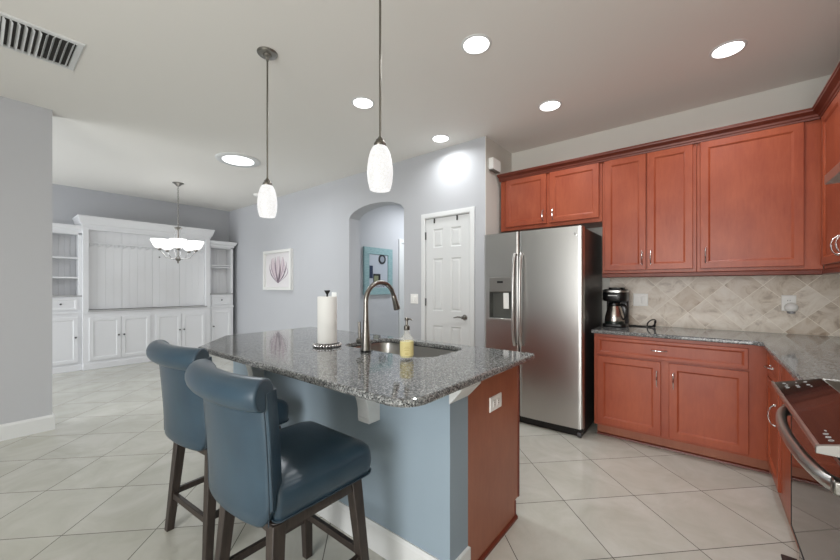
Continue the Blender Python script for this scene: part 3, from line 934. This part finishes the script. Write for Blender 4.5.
px, py = -1.828, 1.365
ph = thing('paper_towel_holder', 'upright paper towel stand with a ribbed dark metal base on the granite', 'paper towel holder', (px, py, .914))
m = MB(); m.lathe([(.074, 0), (.080, .003), (.083, .010), (.080, .018), (.070, .022), (.001, .023)], (px, py, IZ), 40); m.build('base', pbr('silver_beads', '6B6864', .35, .8), ph, smooth=50)
m = MB()
for k in range(28):
    a_ = 2 * PI * k / 28
    m.lathe([(.001, -.009), (.006, -.0065), (.0085, 0), (.006, .0065), (.001, .009)], (px + .081 * math.cos(a_), py + .081 * math.sin(a_), IZ + .0115), 8)
m.build('beading', CHROME, ph, smooth=60)
m = MB(); m.cyl((px, py, IZ + .02), (px, py, IZ + .325), .006); m.lathe([(.007, .318), (.007, .324), (.014, .336), (.018, .343), (.018, .347), (.001, .348)], (px, py, IZ), 20); m.build('post', BLACK, ph)
m = MB()
m.lathe([(.0585, .0235), (.059, .026), (.059, .306), (.0575, .3085), (.022, .3085), (.020, .304), (.020, .0235)], (px, py, IZ), 40, cap0=False, cap1=False)
m.face
tw = m.build('paper_towel_roll', PAPER, None, smooth=50, origin=(px, py, IZ + .0235))
tag(tw, 'full white paper towel roll standing on its metal stand beside the sink', 'paper towel roll')

# ---------------------------------------------------------------- bar stools
def make_stool():
    r = thing('bar_stool', '', 'bar stool')
    # legs, splayed
    zt = .512
    legs = []
    for sx in (-1, 1):
        for sy in (-1, 1):
            t0 = Vector((sx * .168 + .02, sy * .165, zt)); f0 = Vector((sx * .208 + .02, sy * .205, 0))
            a, b = .0235, .0175
            m = MB()
            m.loft([[f0 + Vector((dx * b, dy * b, 0)) for dx, dy in ((-1, -1), (1, -1), (1, 1), (-1, 1))],
                    [t0 + Vector((dx * a, dy * a, 0)) for dx, dy in ((-1, -1), (1, -1), (1, 1), (-1, 1))]])
            m.build('leg', DARKWOOD, r, .003)
    def at(z): return .206 - (.206 - .166) * z / zt
    for (p, q, z) in (((-1, -1), (1, -1), .185), ((-1, 1), (1, 1), .215), ((-1, -1), (-1, 1), .200), ((1, -1), (1, 1), .200)):
        d_ = at(z)
        m = MB()
        P = Vector((p[0] * d_ + .02, p[1] * d_, z)); Q = Vector((q[0] * d_ + .02, q[1] * d_, z))
        u = (Q - P).normalized(); w = Vector((-u.y, u.x, 0))
        m.loft([[X + w * (i * .0095) + Vector((0, 0, j * .015)) for i, j in ((-1, -1), (1, -1), (1, 1), (-1, 1))] for X in (P + u * .01, Q - u * .01)])
        m.build('stretcher', DARKWOOD, r, .002)
    m = MB()
    slab(m, rrect(-.168, .208, -.185, .19, .02), .475, .515, None, .003); m.build('seat_frame', DARKWOOD, r)
    m = MB(); m.cyl((0, 0, .5148), (0, 0, .528), .12, seg=28); m.build('swivel_plate', BLACK, r)
    # cushion
    m = MB()
    base = round_poly([(-.232, -.185, .02), (.232, -.185, .02), (.235, .245, .055), (-.235, .245, .055)], 6)
    prof = [(.03, .524), (.008, .526), (.001, .534), (-.003, .575), (0, .612), (.006, .628), (.022, .640), (.055, .650), (.11, .657), (.17, .660)]
    m.loft([z3([(x * (1 - i / .235), (y - .04) * (1 - i / .235) + .04) for x, y in base], z) for i, z in prof])
    seat = m.build('seat', LEATHER, r, smooth=60)
    m = MB(); lp = z3(inset(base, -.001), .532); m.tube(lp, .0032, 6, True); m.build('piping', PIPING, seat)
    # barrel back: plan arc, closed section lofted along it
    def plan(s_, off):
        hw = .238
        x = hw * math.sin(s_ * 1.12) / math.sin(1.12)
        y = -.208 - .046 * (math.cos(s_ * 1.12) - math.cos(1.12)) / (1 - math.cos(1.12))
        tx = math.cos(s_ * 1.12) * hw * 1.12 / math.sin(1.12); ty = .046 * 1.12 * math.sin(s_ * 1.12) / (1 - math.cos(1.12))
        n = Vector((ty, -tx, 0)).normalized()
        return Vector((x, y, 0)) + n * off
    ns = 20
    def lean(z): return -.025 * max(0, (z - .60) / .36) ** 1.25
    loops = []
    for k in range(ns + 1):
        s_ = -1 + 2 * k / ns
        e_ = max(0, (abs(s_) - .72) / .28)
        zb = .515 + .055 * e_ ** 2
        hw_in = 1 - .08 * 0
        sec = []
        zs_ = [zb, zb + .012, zb + .05, .62, .72, .82, .91, .955]
        for z in zs_:
            o_ = .0 if z > zb + .001 else -.010
            taper = .955 + .045 * min(1, (z - .515) / .30)
            q = plan(s_, o_); sec.append(Vector((q.x * taper, q.y + lean(z), z)))
        for z in zs_[::-1]:
            o_ = -.068 if z > zb + .001 else -.058
            taper = .955 + .045 * min(1, (z - .515) / .30)
            q = plan(s_, o_); sec.append(Vector((q.x * taper, q.y + lean(z), z)))
        loops.append(sec)
    # soften the two ends by a pinched extra loop
    def pinch(lp, s_):
        c_ = sum(lp, Vector()) / len(lp)
        out = []
        nsec = len(lp) // 2
        for i, p in enumerate(lp):
            mate = lp[len(lp) - 1 - i]
            mid = (p + mate) / 2
            out.append(mid + (p - mid) * .86 + Vector((s_ * .006, .002, 0)))
        return out
    loops = [pinch(loops[0], -1)] + loops + [pinch(loops[-1], 1)]
    m = MB(); m.loft(loops)
    back = m.build('backrest', LEATHER, r, smooth=60, bevel=0)
    # scroll roll across the top
    m = MB()
    path = []
    for k in range(25):
        s_ = (-1 + 2 * k / 24) * 1.0
        q = plan(s_, .005)
        path.append((q.x, q.y + lean(.955) + .006, .952))
    rr = [.040, .049] + [.0525] * 21 + [.049, .040]
    m.tube(path, .0525, 22)
    roll = m.build('head_roll', LEATHER, back, smooth=50, bevel=.008, seg=3)
    # seams
    for s_ in (-.82, .97):
        m = MB()
        pp = []
        for k in range(12):
            z = .53 + (.915 - .53) * k / 11
            taper = .955 + .045 * min(1, (z - .515) / .30)
            q = plan(s_, .0008); pp.append((q.x * taper, q.y + lean(z), z))
        m.tube(pp, .0020, 6); m.build('seam', PIPING, back)
    for s_ in (-1.0, 1.0):
        m = MB()
        pp = []
        for k in range(10):
            z = .585 + (.915 - .585) * k / 9
            q = plan(s_, -.004); pp.append((q.x * 1.0 + s_ * .001, q.y + lean(z), z))
        m.tube(pp, .0018, 6); m.build('seam', PIPING, back)
    return r
st1 = make_stool()
ST2 = (-1.290, .785, 0)
st1.location = ST2; st1['label'] = 'blue leather bar stool nearest the sink side, its seat fully in view'
st1['group'] = 'bar stools at the island'
dup(st1, (-2.038, .86, 0), math.radians(4), 'blue leather bar stool nearest the clipped counter corner, partly hidden by the other stool')

# ---------------------------------------------------------------- pendants, recessed lights, ceiling things
def lamp_light(parent, loc, power, color, size=.14, spread=150):
    l = bpy.data.lights.new('lamp_light', 'AREA'); l.shape = 'DISK'; l.size = size; l.energy = power; l.color = color; l.spread = math.radians(spread)
    o = bpy.data.objects.new('lamp_light', l); COL.objects.link(o); o.parent = parent; o.location = loc
    return o
def make_pendant():
    r = thing('pendant_lamp', '', 'pendant lamp')
    m = MB(); m.lathe([(.066, 0), (.066, -.006), (.060, -.013), (.030, -.018), (.028, -.028), (.012, -.034), (.008, -.055)], (0, 0, 0), 32); m.build('canopy', NICKEL, r)
    zt = 1.985 - ZC; zb = 1.757 - ZC
    m = MB(); m.cyl((0, 0, -.04), (0, 0, zt + .02), .0055, seg=12); m.build('rod', NICKEL_D, r)
    m = MB(); m.lathe([(.008, .045), (.014, .035), (.020, .030), (.022, .022), (.030, .012), (.031, 0), (.029, -.004)], (0, 0, zt - .012), 24); m.build('cap', NICKEL_D, r)
    hh = zt - .012 - zb
    pr = [(.026, 1.0), (.036, .965), (.047, .87), (.056, .72), (.0615, .54), (.063, .38), (.060, .20), (.053, .06), (.049, 0), (.044, .005), (.048, .08), (.054, .20), (.057, .38), (.055, .54), (.050, .72), (.040, .87), (.024, .96)]
    m = MB(); m.lathe([(a, zb + b * hh) for a, b in pr], (0, 0, 0), 36, cap0=False, cap1=False); m.build('shade', SHADE_ON, r, smooth=60)
    m = MB(); m.lathe([(.001, .0), (.018, .01), (.024, .035), (.020, .065), (.012, .085), (.012, .12)], (0, 0, zb + .03), 16); m.build('bulb', SHADE_ON, r, smooth=60)
    return r
p1 = make_pendant(); p1.location = (-2.318, 1.24, ZC); p1['label'] = 'white glass pendant lamp, the farther one, over the clipped end of the island'; p1['group'] = 'pendant lamps over the island'
dup(p1, (-1.242, 1.24, ZC), None, 'white glass pendant lamp, the nearer one, hanging in front of the arch')

def make_recessed():
    r = thing('recessed_light', '', 'ceiling light')
    m = MB(); m.lathe([(.098, 0), (.098, -.003), (.090, -.007), (.080, -.005)], (0, 0, 0), 36, cap1=False); m.build('trim_ring', TRIM, r, smooth=50)
    m = MB(); m.lathe([(.083, -.002), (.081, -.009), (.06, -.014), (.001, -.016)], (0, 0, 0), 36); m.build('lens', WALLIGHT, r, smooth=50)
    lamp_light(r, (0, 0, -.022), 5.5, (.96, .985, 1.0), .15, 160)
    return r
RL = [(-2.30, 2.09, 'recessed ceiling light directly above the island, beside the nearer pendant rod'),
      (-2.205, 3.11, 'recessed ceiling light close to the pantry door wall'),
      (-1.167, 2.05, 'recessed ceiling light alone in the middle of the kitchen ceiling'),
      (-1.058, 3.145, 'recessed ceiling light in front of the cabinet above the fridge'),
      (.121, 3.14, 'recessed ceiling light in front of the broad single-door wall cabinet'),
      (.121, 2.05, 'added recessed ceiling light, out of view, over the floor beside the range')]  # unseen sixth light, added to brighten the counter and island end
r0 = make_recessed()
for i, (x, y, lb) in enumerate(RL):
    if i == 0:
        r0.location = (x, y, ZC); r0['label'] = lb; r0['group'] = 'recessed kitchen ceiling lights'; q = r0
    else:
        q = dup(r0, (x, y, ZC), None, lb)

dl = thing('ceiling_light', 'large round flush ceiling light with a wide white rim', 'ceiling light', (-4.56, 2.06, ZC))
m = MB(); m.lathe([(.255, 0), (.255, -.008), (.24, -.018), (.175, -.010)], (-4.56, 2.06, ZC), 48, cap1=False); m.build('rim', TRIM, dl, smooth=50)
m = MB(); m.lathe([(.180, -.004), (.178, -.014), (.12, -.022), (.001, -.025)], (-4.56, 2.06, ZC), 48); m.build('lens', LENS_BIG, dl, smooth=50)
lamp_light(dl, (0, 0, -.03), 16, (.92, .96, 1.0), .34, 170)
hl = thing('ceiling_light', 'added round flush ceiling light, out of view in the hallway behind the arch', 'ceiling light', (-3.4, 4.9, ZC))  # unseen lamp, added to light the hall behind the arch
m = MB(); m.lathe([(.16, 0), (.16, -.02), (.13, -.06), (.001, -.075)], (-3.4, 4.9, ZC), 32); m.build('lens', LENS_BIG, hl, smooth=50)
lamp_light(hl, (0, 0, -.08), 27, (.92, .96, 1.0), .3, 170)

m = MB(); m.lathe([(.07, 0), (.07, -.012), (.062, -.034), (.03, -.040), (.001, -.041)], (-6.0, 3.04, ZC), 28)
tag(m.build('smoke_detector', PLASTIC, None, smooth=40, origin=(-6.0, 3.04, ZC)), 'small round smoke detector on the ceiling near the picture wall', 'smoke detector')

vt = thing('ceiling_vent', 'white two-way louvred air vent in the ceiling above the stub wall', 'vent', (-3.37, .26, ZC))
VX0, VX1, VY0, VY1 = -3.61, -3.168, .06, .452
m = MB()
def ring4(i, z): return [(VX0 + i, VY0 + i, z), (VX1 - i, VY0 + i, z), (VX1 - i, VY1 - i, z), (VX0 + i, VY1 - i, z)]
m.loft([ring4(0, ZC), ring4(0, ZC - .004), ring4(.006, ZC - .009), ring4(.033, ZC - .009), ring4(.036, ZC - .001)], False, False)
m.build('frame', TRIM, vt, smooth=25)
m = MB(); m.box(VX0 + .036, VX1 - .036, VY0 + .036, VY1 - .036, ZC - .002, ZC - .0004); m.build('backing', pbr('vent_dark', '3A3836', .8), vt)
n = 11
for k in range(n):
    y = VY0 + .046 + (VY1 - VY0 - .096) * k / (n - 1)
    s_ = 1 if k < n / 2 else -1
    m = MB(); m.loft([[(x, y - s_ * .006, ZC - .002), (x, y - s_ * .006 + .002, ZC - .002), (x, y + s_ * .006 + .002, ZC - .022), (x, y + s_ * .006, ZC - .022)] for x in (VX0 + .036, VX1 - .036)]); m.build('slat', TRIM, vt, smooth=0)
m = MB(); m.box(-1.80, -1.745, 3.42, 3.60, 2.535, 2.655)
ch = m.build('door_chime', PLASTIC, None, .006, origin=(-1.77, 3.5, 2.535))
tag(ch, 'white door chime box on the narrow wall above the fridge cabinet', 'door chime')
m = MB(); m.box(-1.797, -1.75, 3.432, 3.588, 2.526, 2.536); m.build('grille', pbr('chime_grey', '77756F', .6), ch)

# ---------------------------------------------------------------- switches, pictures on the arch wall
fa = Frame((0, YD, 0), (1, 0, 0), (0, -1, 0))
outlet_plate('light_switch', fa, -2.775, 1.135, .118, .118, 'white double light switch between the arch and the pantry door', 'switch', 'switch', 2)
outlet_plate('light_switch', fa, -4.33, 1.14, .118, .118, 'white switch plate behind the paper towel roll on the arch wall', 'switch', 'switch', 2)
pc = thing('framed_picture', 'white box-framed print of a mauve feathery coral on the long wall', 'picture', (-5.94, YD, 1.22))
PX0, PX1, PZ0, PZ1 = -6.34, -5.425, 1.225, 1.925
m = MB(); m.rings(fa, PX0, PX1, PZ0, PZ1, [(0, 0), (0, .055), (.045, .055), (.05, .012), (.052, .012)], True); m.build('frame', pbr('white_frame', 'E3E3E0', .45), pc, smooth=20)
m = MB(); m.fbox(fa, PX0 + .05, PX1 - .05, PZ0 + .05, PZ1 - .05, .012, .016); pr_ = m.build('print', pbr('print_paper', 'DEDBDC', .6), pc)
MAUVE = pbr('mauve_ink', 'A493A0', .7); MAUVE_D = pbr('dark_mauve_ink', '6A5968', .7); PINK = pbr('pink_wash', 'D0C3C8', .8)
cxp, cbz = -5.885, 1.345
def blade(m, bend, top, w):
    n_ = 14; A = []; B = []
    for k in range(n_ + 1):
        s_ = k / n_
        x = cxp + bend * math.sin(PI * .62 * s_) * 1.05; z = cbz + (top - cbz) * s_
        ww = w * math.sin(PI * min(1, s_ * .93 + .03)) + .002
        A.append(fa.p(x - ww, z, m_d)); B.append(fa.p(x + ww, z, m_d))
    A2 = [m.v(p) for p in A]; B2 = [m.v(p) for p in B]
    for k in range(n_): m.face([A2[k], B2[k], B2[k + 1], A2[k + 1]])
m_d = .0164
m = MB(); blade(m, -.17, 1.80, .085); blade(m, .15, 1.80, .085); blade(m, 0, 1.82, .085); m.build('wash', PINK, pr_, smooth=0)
m_d = .0168
m = MB()
for b_, t_2 in ((-.27, 1.70), (-.22, 1.78), (-.10, 1.81), (.06, 1.82), (.17, 1.80), (.26, 1.72), (.30, 1.60)): blade(m, b_, t_2, .012)
m.build('frond', MAUVE, pr_, smooth=0)
m_d = .0172
m = MB()
for b_, t_2 in ((-.075, 1.80), (-.24, 1.60), (.23, 1.66), (.20, 1.58)): blade(m, b_, t_2, .007)
m.build('stem_line', MAUVE_D, pr_, smooth=0)

# teal framed board in the hallway
fh = Frame((-4.20, 0, 0), (0, 1, 0), (1, 0, 0))
bd = thing('framed_board', 'teal wide-framed wall mirror board in the hallway behind the arch', 'wall board', (-4.2, 4.13, 1.15))
TY0, TY1, TZ0, TZ1 = 3.815, 4.46, 1.155, 1.915
TEAL = pbr('teal_paint', '5E9AA6', .6); tt = NT(TEAL); tt.col(tt.ramp(tt.noise(tt.coord((2, 2, 9)), 9, 4), [(.3, '7FA0A5'), (.7, '96B3B6')]))
m = MB(); m.rings(fh, TY0, TY1, TZ0, TZ1, [(0, 0), (0, .035), (.105, .035), (.11, .02), (.112, .02)], True); m.build('frame', TEAL, bd, smooth=20)
m = MB(); m.fbox(fh, TY0 + .11, TY1 - .11, TZ0 + .11, TZ1 - .11, .018, .022); pn = m.build('panel', pbr('pale_panel', 'B4BBC5', .3), bd)
m = MB(); m.lathe([(.080, 0), (.080, .010), (.056, .012), (.054, .008), (.001, .008)], fh.p(4.215, 1.735, .022), 32, (1, 0, 0)); ck = m.build('clock', pbr('clock_black', '23252A', .5), pn)
m = MB(); m.lathe([(.050, .0085), (.001, .0086)], fh.p(4.215, 1.735, .022), 28, (1, 0, 0), cap0=False); m.build('dial', pbr('clock_dial', '8B929C', .5), ck)
m = MB(); m.fbox(fh, 3.918, 4.00, 1.42, 1.62, .022, .030); m.build('navy_card', pbr('navy_card', '1E2E4A', .6), pn)
m = MB(); m.fbox(fh, 4.02, 4.17, 1.33, 1.49, .022, .032); fc2 = m.build('small_picture', pbr('small_black_frame', '191A1C', .5), pn)
m = MB(); m.fbox(fh, 4.025, 4.12, 1.335, 1.46, .032, .034); m.build('small_print', pbr('olive_print', '7F8468', .6), fc2)
# lettering strip under it, a few brush-like strokes
m = MB()
for k in range(7):
    y = 4.06 + k * .034
    pts_ = [fh.p(y + .013 * math.cos(a_) + .005, 1.29 + .016 * math.sin(a_), .0225) for a_ in [k + PI * 1.5 * q / 8 for q in range(9)]]
    m.tube(pts_, .003, 6)
m.tube([fh.p(4.055, 1.275, .0225), fh.p(4.06, 1.33, .0225)], .003, 6)
m.build('script_lettering', pbr('ink_dark', '3D444A', .6), pn)

# ---------------------------------------------------------------- white built-in wall units
XC = -7.42          # front of the centre unit
XT = -7.48          # front of the towers
XB = -7.845
def fplane(x): return Frame((x, 0, 0), (0, 1, 0), (1, 0, 0))
def hutch_door(root, x, y0, y1, z0, z1, knob_y):
    f = fplane(x)
    d = cab_door(root, f, y0, y1, z0, z1, 'door', WHITE, .055, .018)
    m = MB(); m.lathe([(.006, 0), (.006, .010), (.013, .016), (.014, .022), (.009, .027), (.001, .028)], f.p(knob_y, (z0 + z1) / 2 + .04, .018), 14, (1, 0, 0)); m.build('knob', KNOB, d)
    return d
def crown_box(root, x, y0, y1, z0, z1, out, matl=WHITE, ends=(1, 1)):
    m = MB()
    prof = [(0, z0), (.012, z0), (.014, z0 + .035), (.03, z0 + .05), (.045, z0 + (z1 - z0) * .55), (out * .85, z1 - .03), (out, z1 - .022), (out, z1), (0, z1)]
    loops = []
    for i in range(4):
        lp = []
        for o, z in prof:
            lp.append(((XB, y0 - o * ends[0], z), (x + o, y0 - o * ends[0], z), (x + o, y1 + o * ends[1], z), (XB, y1 + o * ends[1], z))[i])
        loops.append(lp)
    m.loft(loops)
    m.box(XB, x, y0, y1, z1 - .03, z1 - .005)
    return m.build('crown', matl, root, smooth=25)
def tower(y0, y1, label, shelves, knob_side, hi):
    r = thing('storage_tower', label, 'cabinet', (-7.66, (y0 + y1) / 2, 0))
    m = MB()
    m.box(XB, XT, y0, y1, 0.09, .87); m.build('base_body', WHITE, r, .002)
    m = MB(); m.box(XB, XT + .012, y0, y1, 0, .09); m.build('plinth', WHITE, r, .003)
    m = MB(); m.box(XB, XT + .016, y0 - (.012 if y0 > 2 else 0), y1 + (.012 if y0 > 2 else 0), .87, .90); m.build('counter_ledge', WHITE, r, .004)
    # drawer box
    m = MB(); m.box(XB, XT - .005, y0, y1, .90, 1.125); m.build('drawer_body', WHITE, r, .002)
    m = MB(); m.box(XB, XT + .004, y0, y1, 1.125, 1.15); m.build('drawer_ledge', WHITE_DARK, r, .003)
    f = fplane(XT - .005)
    d = cab_door(r, f, y0 + .05, y1 - .05, .925, 1.105, 'drawer', WHITE, .03, .015)
    m = MB(); m.lathe([(.006, 0), (.006, .010), (.013, .016), (.014, .022), (.009, .027), (.001, .028)], f.p((y0 + y1) / 2, 1.02, .014), 14, (1, 0, 0)); m.build('knob', KNOB, d)
    kd = y1 - .075 if knob_side > 0 else y0 + .075
    hutch_door(r, XT, y0 + .045, y1 - .045, .12, .82, kd)
    # open shelves
    m = MB()
    m.box(XB, XT, y0, y0 + .04, 1.15, hi); m.box(XB, XT, y1 - .04, y1, 1.15, hi); m.box(XB, XT, y0, y1, hi - .05, hi)
    m.build('bookcase_frame', WHITE, r, .002)
    m = MB()
    nb = 6
    for k in range(nb):
        a = y0 + .04 + (y1 - y0 - .08) * k / nb; b_ = y0 + .04 + (y1 - y0 - .08) * (k + 1) / nb
        m.box(XT - .24, XT - .228, a + .0006, b_ - .0006, 1.15, hi - .05)
    m.build('beadboard_back', WHITE, r, .002)
    for z in shelves:
        m = MB(); m.box(XT - .228, XT - .015, y0 + .04, y1 - .04, z - .012, z + .012); m.build('shelf', WHITE, r, .002)
    crown_box(r, XT, y0, y1, hi - .03, hi + .085, .058, WHITE, (1, 0) if y0 < 2 else (0, 1))
    return r
tower(.56, 1.0295, 'white open-shelf tower with drawer, between the grey stub wall and the centre unit', (1.72, 1.42), 1, 2.13)
tower(2.8225, 3.275, 'white open-shelf tower with drawer, in the corner by the framed print', (1.70, 1.665), -1, 2.09)
CY0, CY1 = 1.03, 2.822
cu = thing('media_wall_unit', 'wide white built-in centre unit with four lower doors and folding upper doors', 'cabinet', (-7.64, 1.93, 0))
m = MB(); m.box(XB, XC, CY0, CY1, .09, .87); m.build('base_body', WHITE, cu, .002)
m = MB(); m.box(XB, XC + .014, CY0 - .0, CY1 + .0, 0, .095); m.build('plinth', WHITE, cu, .004)
m = MB(); m.box(XB, XC + .012, CY0 - .004, CY1 + .004, .868, .893); m.build('counter_ledge', WHITE, cu, .003)
m = MB(); m.box(XB, XC + .03, CY0 + .06, CY1 - .06, .893, .918); m.build('display_ledge', WHITE_DARK, cu, .003)
for k, (a, b_) in enumerate(((1.10, 1.482), (1.490, 1.876), (1.955, 2.338), (2.346, 2.733))):
    hutch_door(cu, XC, a, b_, .135, .80, b_ - .03 if k % 2 == 0 else a + .03)
m = MB()
m.box(XB, XC, CY0, CY0 + .068, .893, 2.202); m.build('side_post', WHITE, cu, .003)
m = MB(); m.box(XB, XC, CY1 - .075, CY1, .893, 2.202); m.build('side_post', WHITE, cu, .003)
m = MB(); m.box(XB, XB + .02, CY0 + .06, CY1 - .06, .918, 2.20); m.build('back_board', WHITE, cu)
n_d = 4
ya, yb = CY0 + .07, CY1 - .077
for k in range(n_d):
    a = ya + (yb - ya) * k / n_d; b_ = ya + (yb - ya) * (k + 1) / n_d
    m = MB()
    for q in range(4):
        u0 = a + (b_ - a) * q / 4; u1 = a + (b_ - a) * (q + 1) / 4
        m.box(-7.50, -7.485, u0 + (.0015 if q == 0 else .0003), u1 - (.0015 if q == 3 else .0003), .925, 2.17)
    d = m.build('folding_door', WHITE, cu, .0012)
    if k == 2:
        m = MB(); m.lathe([(.005, 0), (.005, .01), (.011, .016), (.010, .024), (.001, .026)], (-7.485, a + .10, 1.80), 12, (1, 0, 0)); m.build('knob', KNOB, d)
m = MB(); m.box(-7.484, -7.445, ya, yb, 1.955, 1.975); rail = m.build('door_rail', WHITE, cu, .003)
for k in range(16):
    m = MB()
    a = ya + (yb - ya) * (k + .1) / 16; w = (yb - ya) / 16
    m.loft([[(-7.484, a, 1.955), (-7.45, a, 1.955), (-7.47, a, 1.915), (-7.484, a, 1.905)], [(-7.484, a + w * .55, 1.955), (-7.45, a + w * .55, 1.955), (-7.47, a + w * .55, 1.935), (-7.484, a + w * .55, 1.93)]])
    m.build('rail_bracket', WHITE, rail, smooth=0)
m = MB(); m.box(XB, XC - .001, CY0 + .0685, CY1 - .0755, 2.165, 2.202); m.build('head_board', WHITE, cu, .003)
crown_box(cu, XC, CY0, CY1, 2.20, 2.37, .062)

# ---------------------------------------------------------------- chandelier
hx, hy = -6.30, 1.945
cl = thing('chandelier', 'five-arm brushed metal chandelier with white glass bowl shades', 'chandelier', (hx, hy, ZC))
m = MB(); m.lathe([(.075, 0), (.075, -.006), (.055, -.014), (.02, -.05), (.008, -.055)], (hx, hy, ZC), 28); m.build('canopy', NICKEL, cl, smooth=50)
m = MB()
z = ZC - .055; k = 0
while z > 2.195:
    ang = (k % 2) * PI / 2
    m.tube([(hx + .010 * math.cos(a_) * math.cos(ang), hy + .010 * math.cos(a_) * math.sin(ang), z - .016 + .019 * math.sin(a_)) for a_ in [2 * PI * q / 10 for q in range(10)]], .0028, 5, True)
    z -= .029; k += 1
m.build('chain', NICKEL, cl)
m = MB(); m.lathe([(.006, 2.200), (.05, 2.185), (.055, 2.175), (.02, 2.155), (.012, 2.140), (.012, 1.750), (.03, 1.725), (.045, 1.710), (.03, 1.685), (.012, 1.670), (.010, 1.645), (.001, 1.635)], (hx, hy, 0), 20); m.build('column', NICKEL, cl, smooth=50)
for k in range(3):
    a_ = 2 * PI * k / 3 + .5
    m = MB(); m.tube([(hx + .035 * math.cos(a_), hy + .035 * math.sin(a_), 2.170), (hx + .045 * math.cos(a_), hy + .045 * math.sin(a_), 2.030), (hx + .06 * math.cos(a_), hy + .06 * math.sin(a_), 1.880), (hx + .03 * math.cos(a_), hy + .03 * math.sin(a_), 1.750)], .005, 8); m.build('stay', CHROME, cl)
for k in range(5):
    a_ = 2 * PI * k / 5 - .30
    ca, sa = math.cos(a_), math.sin(a_)
    m = MB()
    m.tube([(hx + r_ * ca, hy + r_ * sa, z_) for r_, z_ in ((.03, 1.715), (.09, 1.705), (.16, 1.725), (.19, 1.770), (.225, 1.810), (.240, 1.835))], .0075, 8)
    ar = m.build('arm', CHROME, cl)
    px_, py_ = hx + .240 * ca, hy + .240 * sa
    m = MB(); m.lathe([(.012, 1.820), (.028, 1.835), (.030, 1.850), (.02, 1.855)], (px_, py_, 0), 16); m.build('cup', NICKEL, ar)
    m = MB(); m.lathe([(.022, 1.852), (.055, 1.865), (.076, 1.890), (.090, 1.925), (.112, 1.965), (.108, 1.986), (.092, 1.935), (.073, 1.898), (.05, 1.872), (.02, 1.860)], (px_, py_, 0), 28, cap0=False, cap1=True); m.build('shade', CHAND_ON, ar, smooth=60)

# ---------------------------------------------------------------- dark mat by the range
m = MB(); slab(m, rrect(.283, .338, 1.70, 2.405, .006), 0.0005, .010, None, .003)
tag(m.build('floor_mat', pbr('dark_brown_mat', '3A2A28', .8), None, origin=(.31, 2.05, 0)), 'narrow dark brown floor mat at the foot of the range', 'mat')
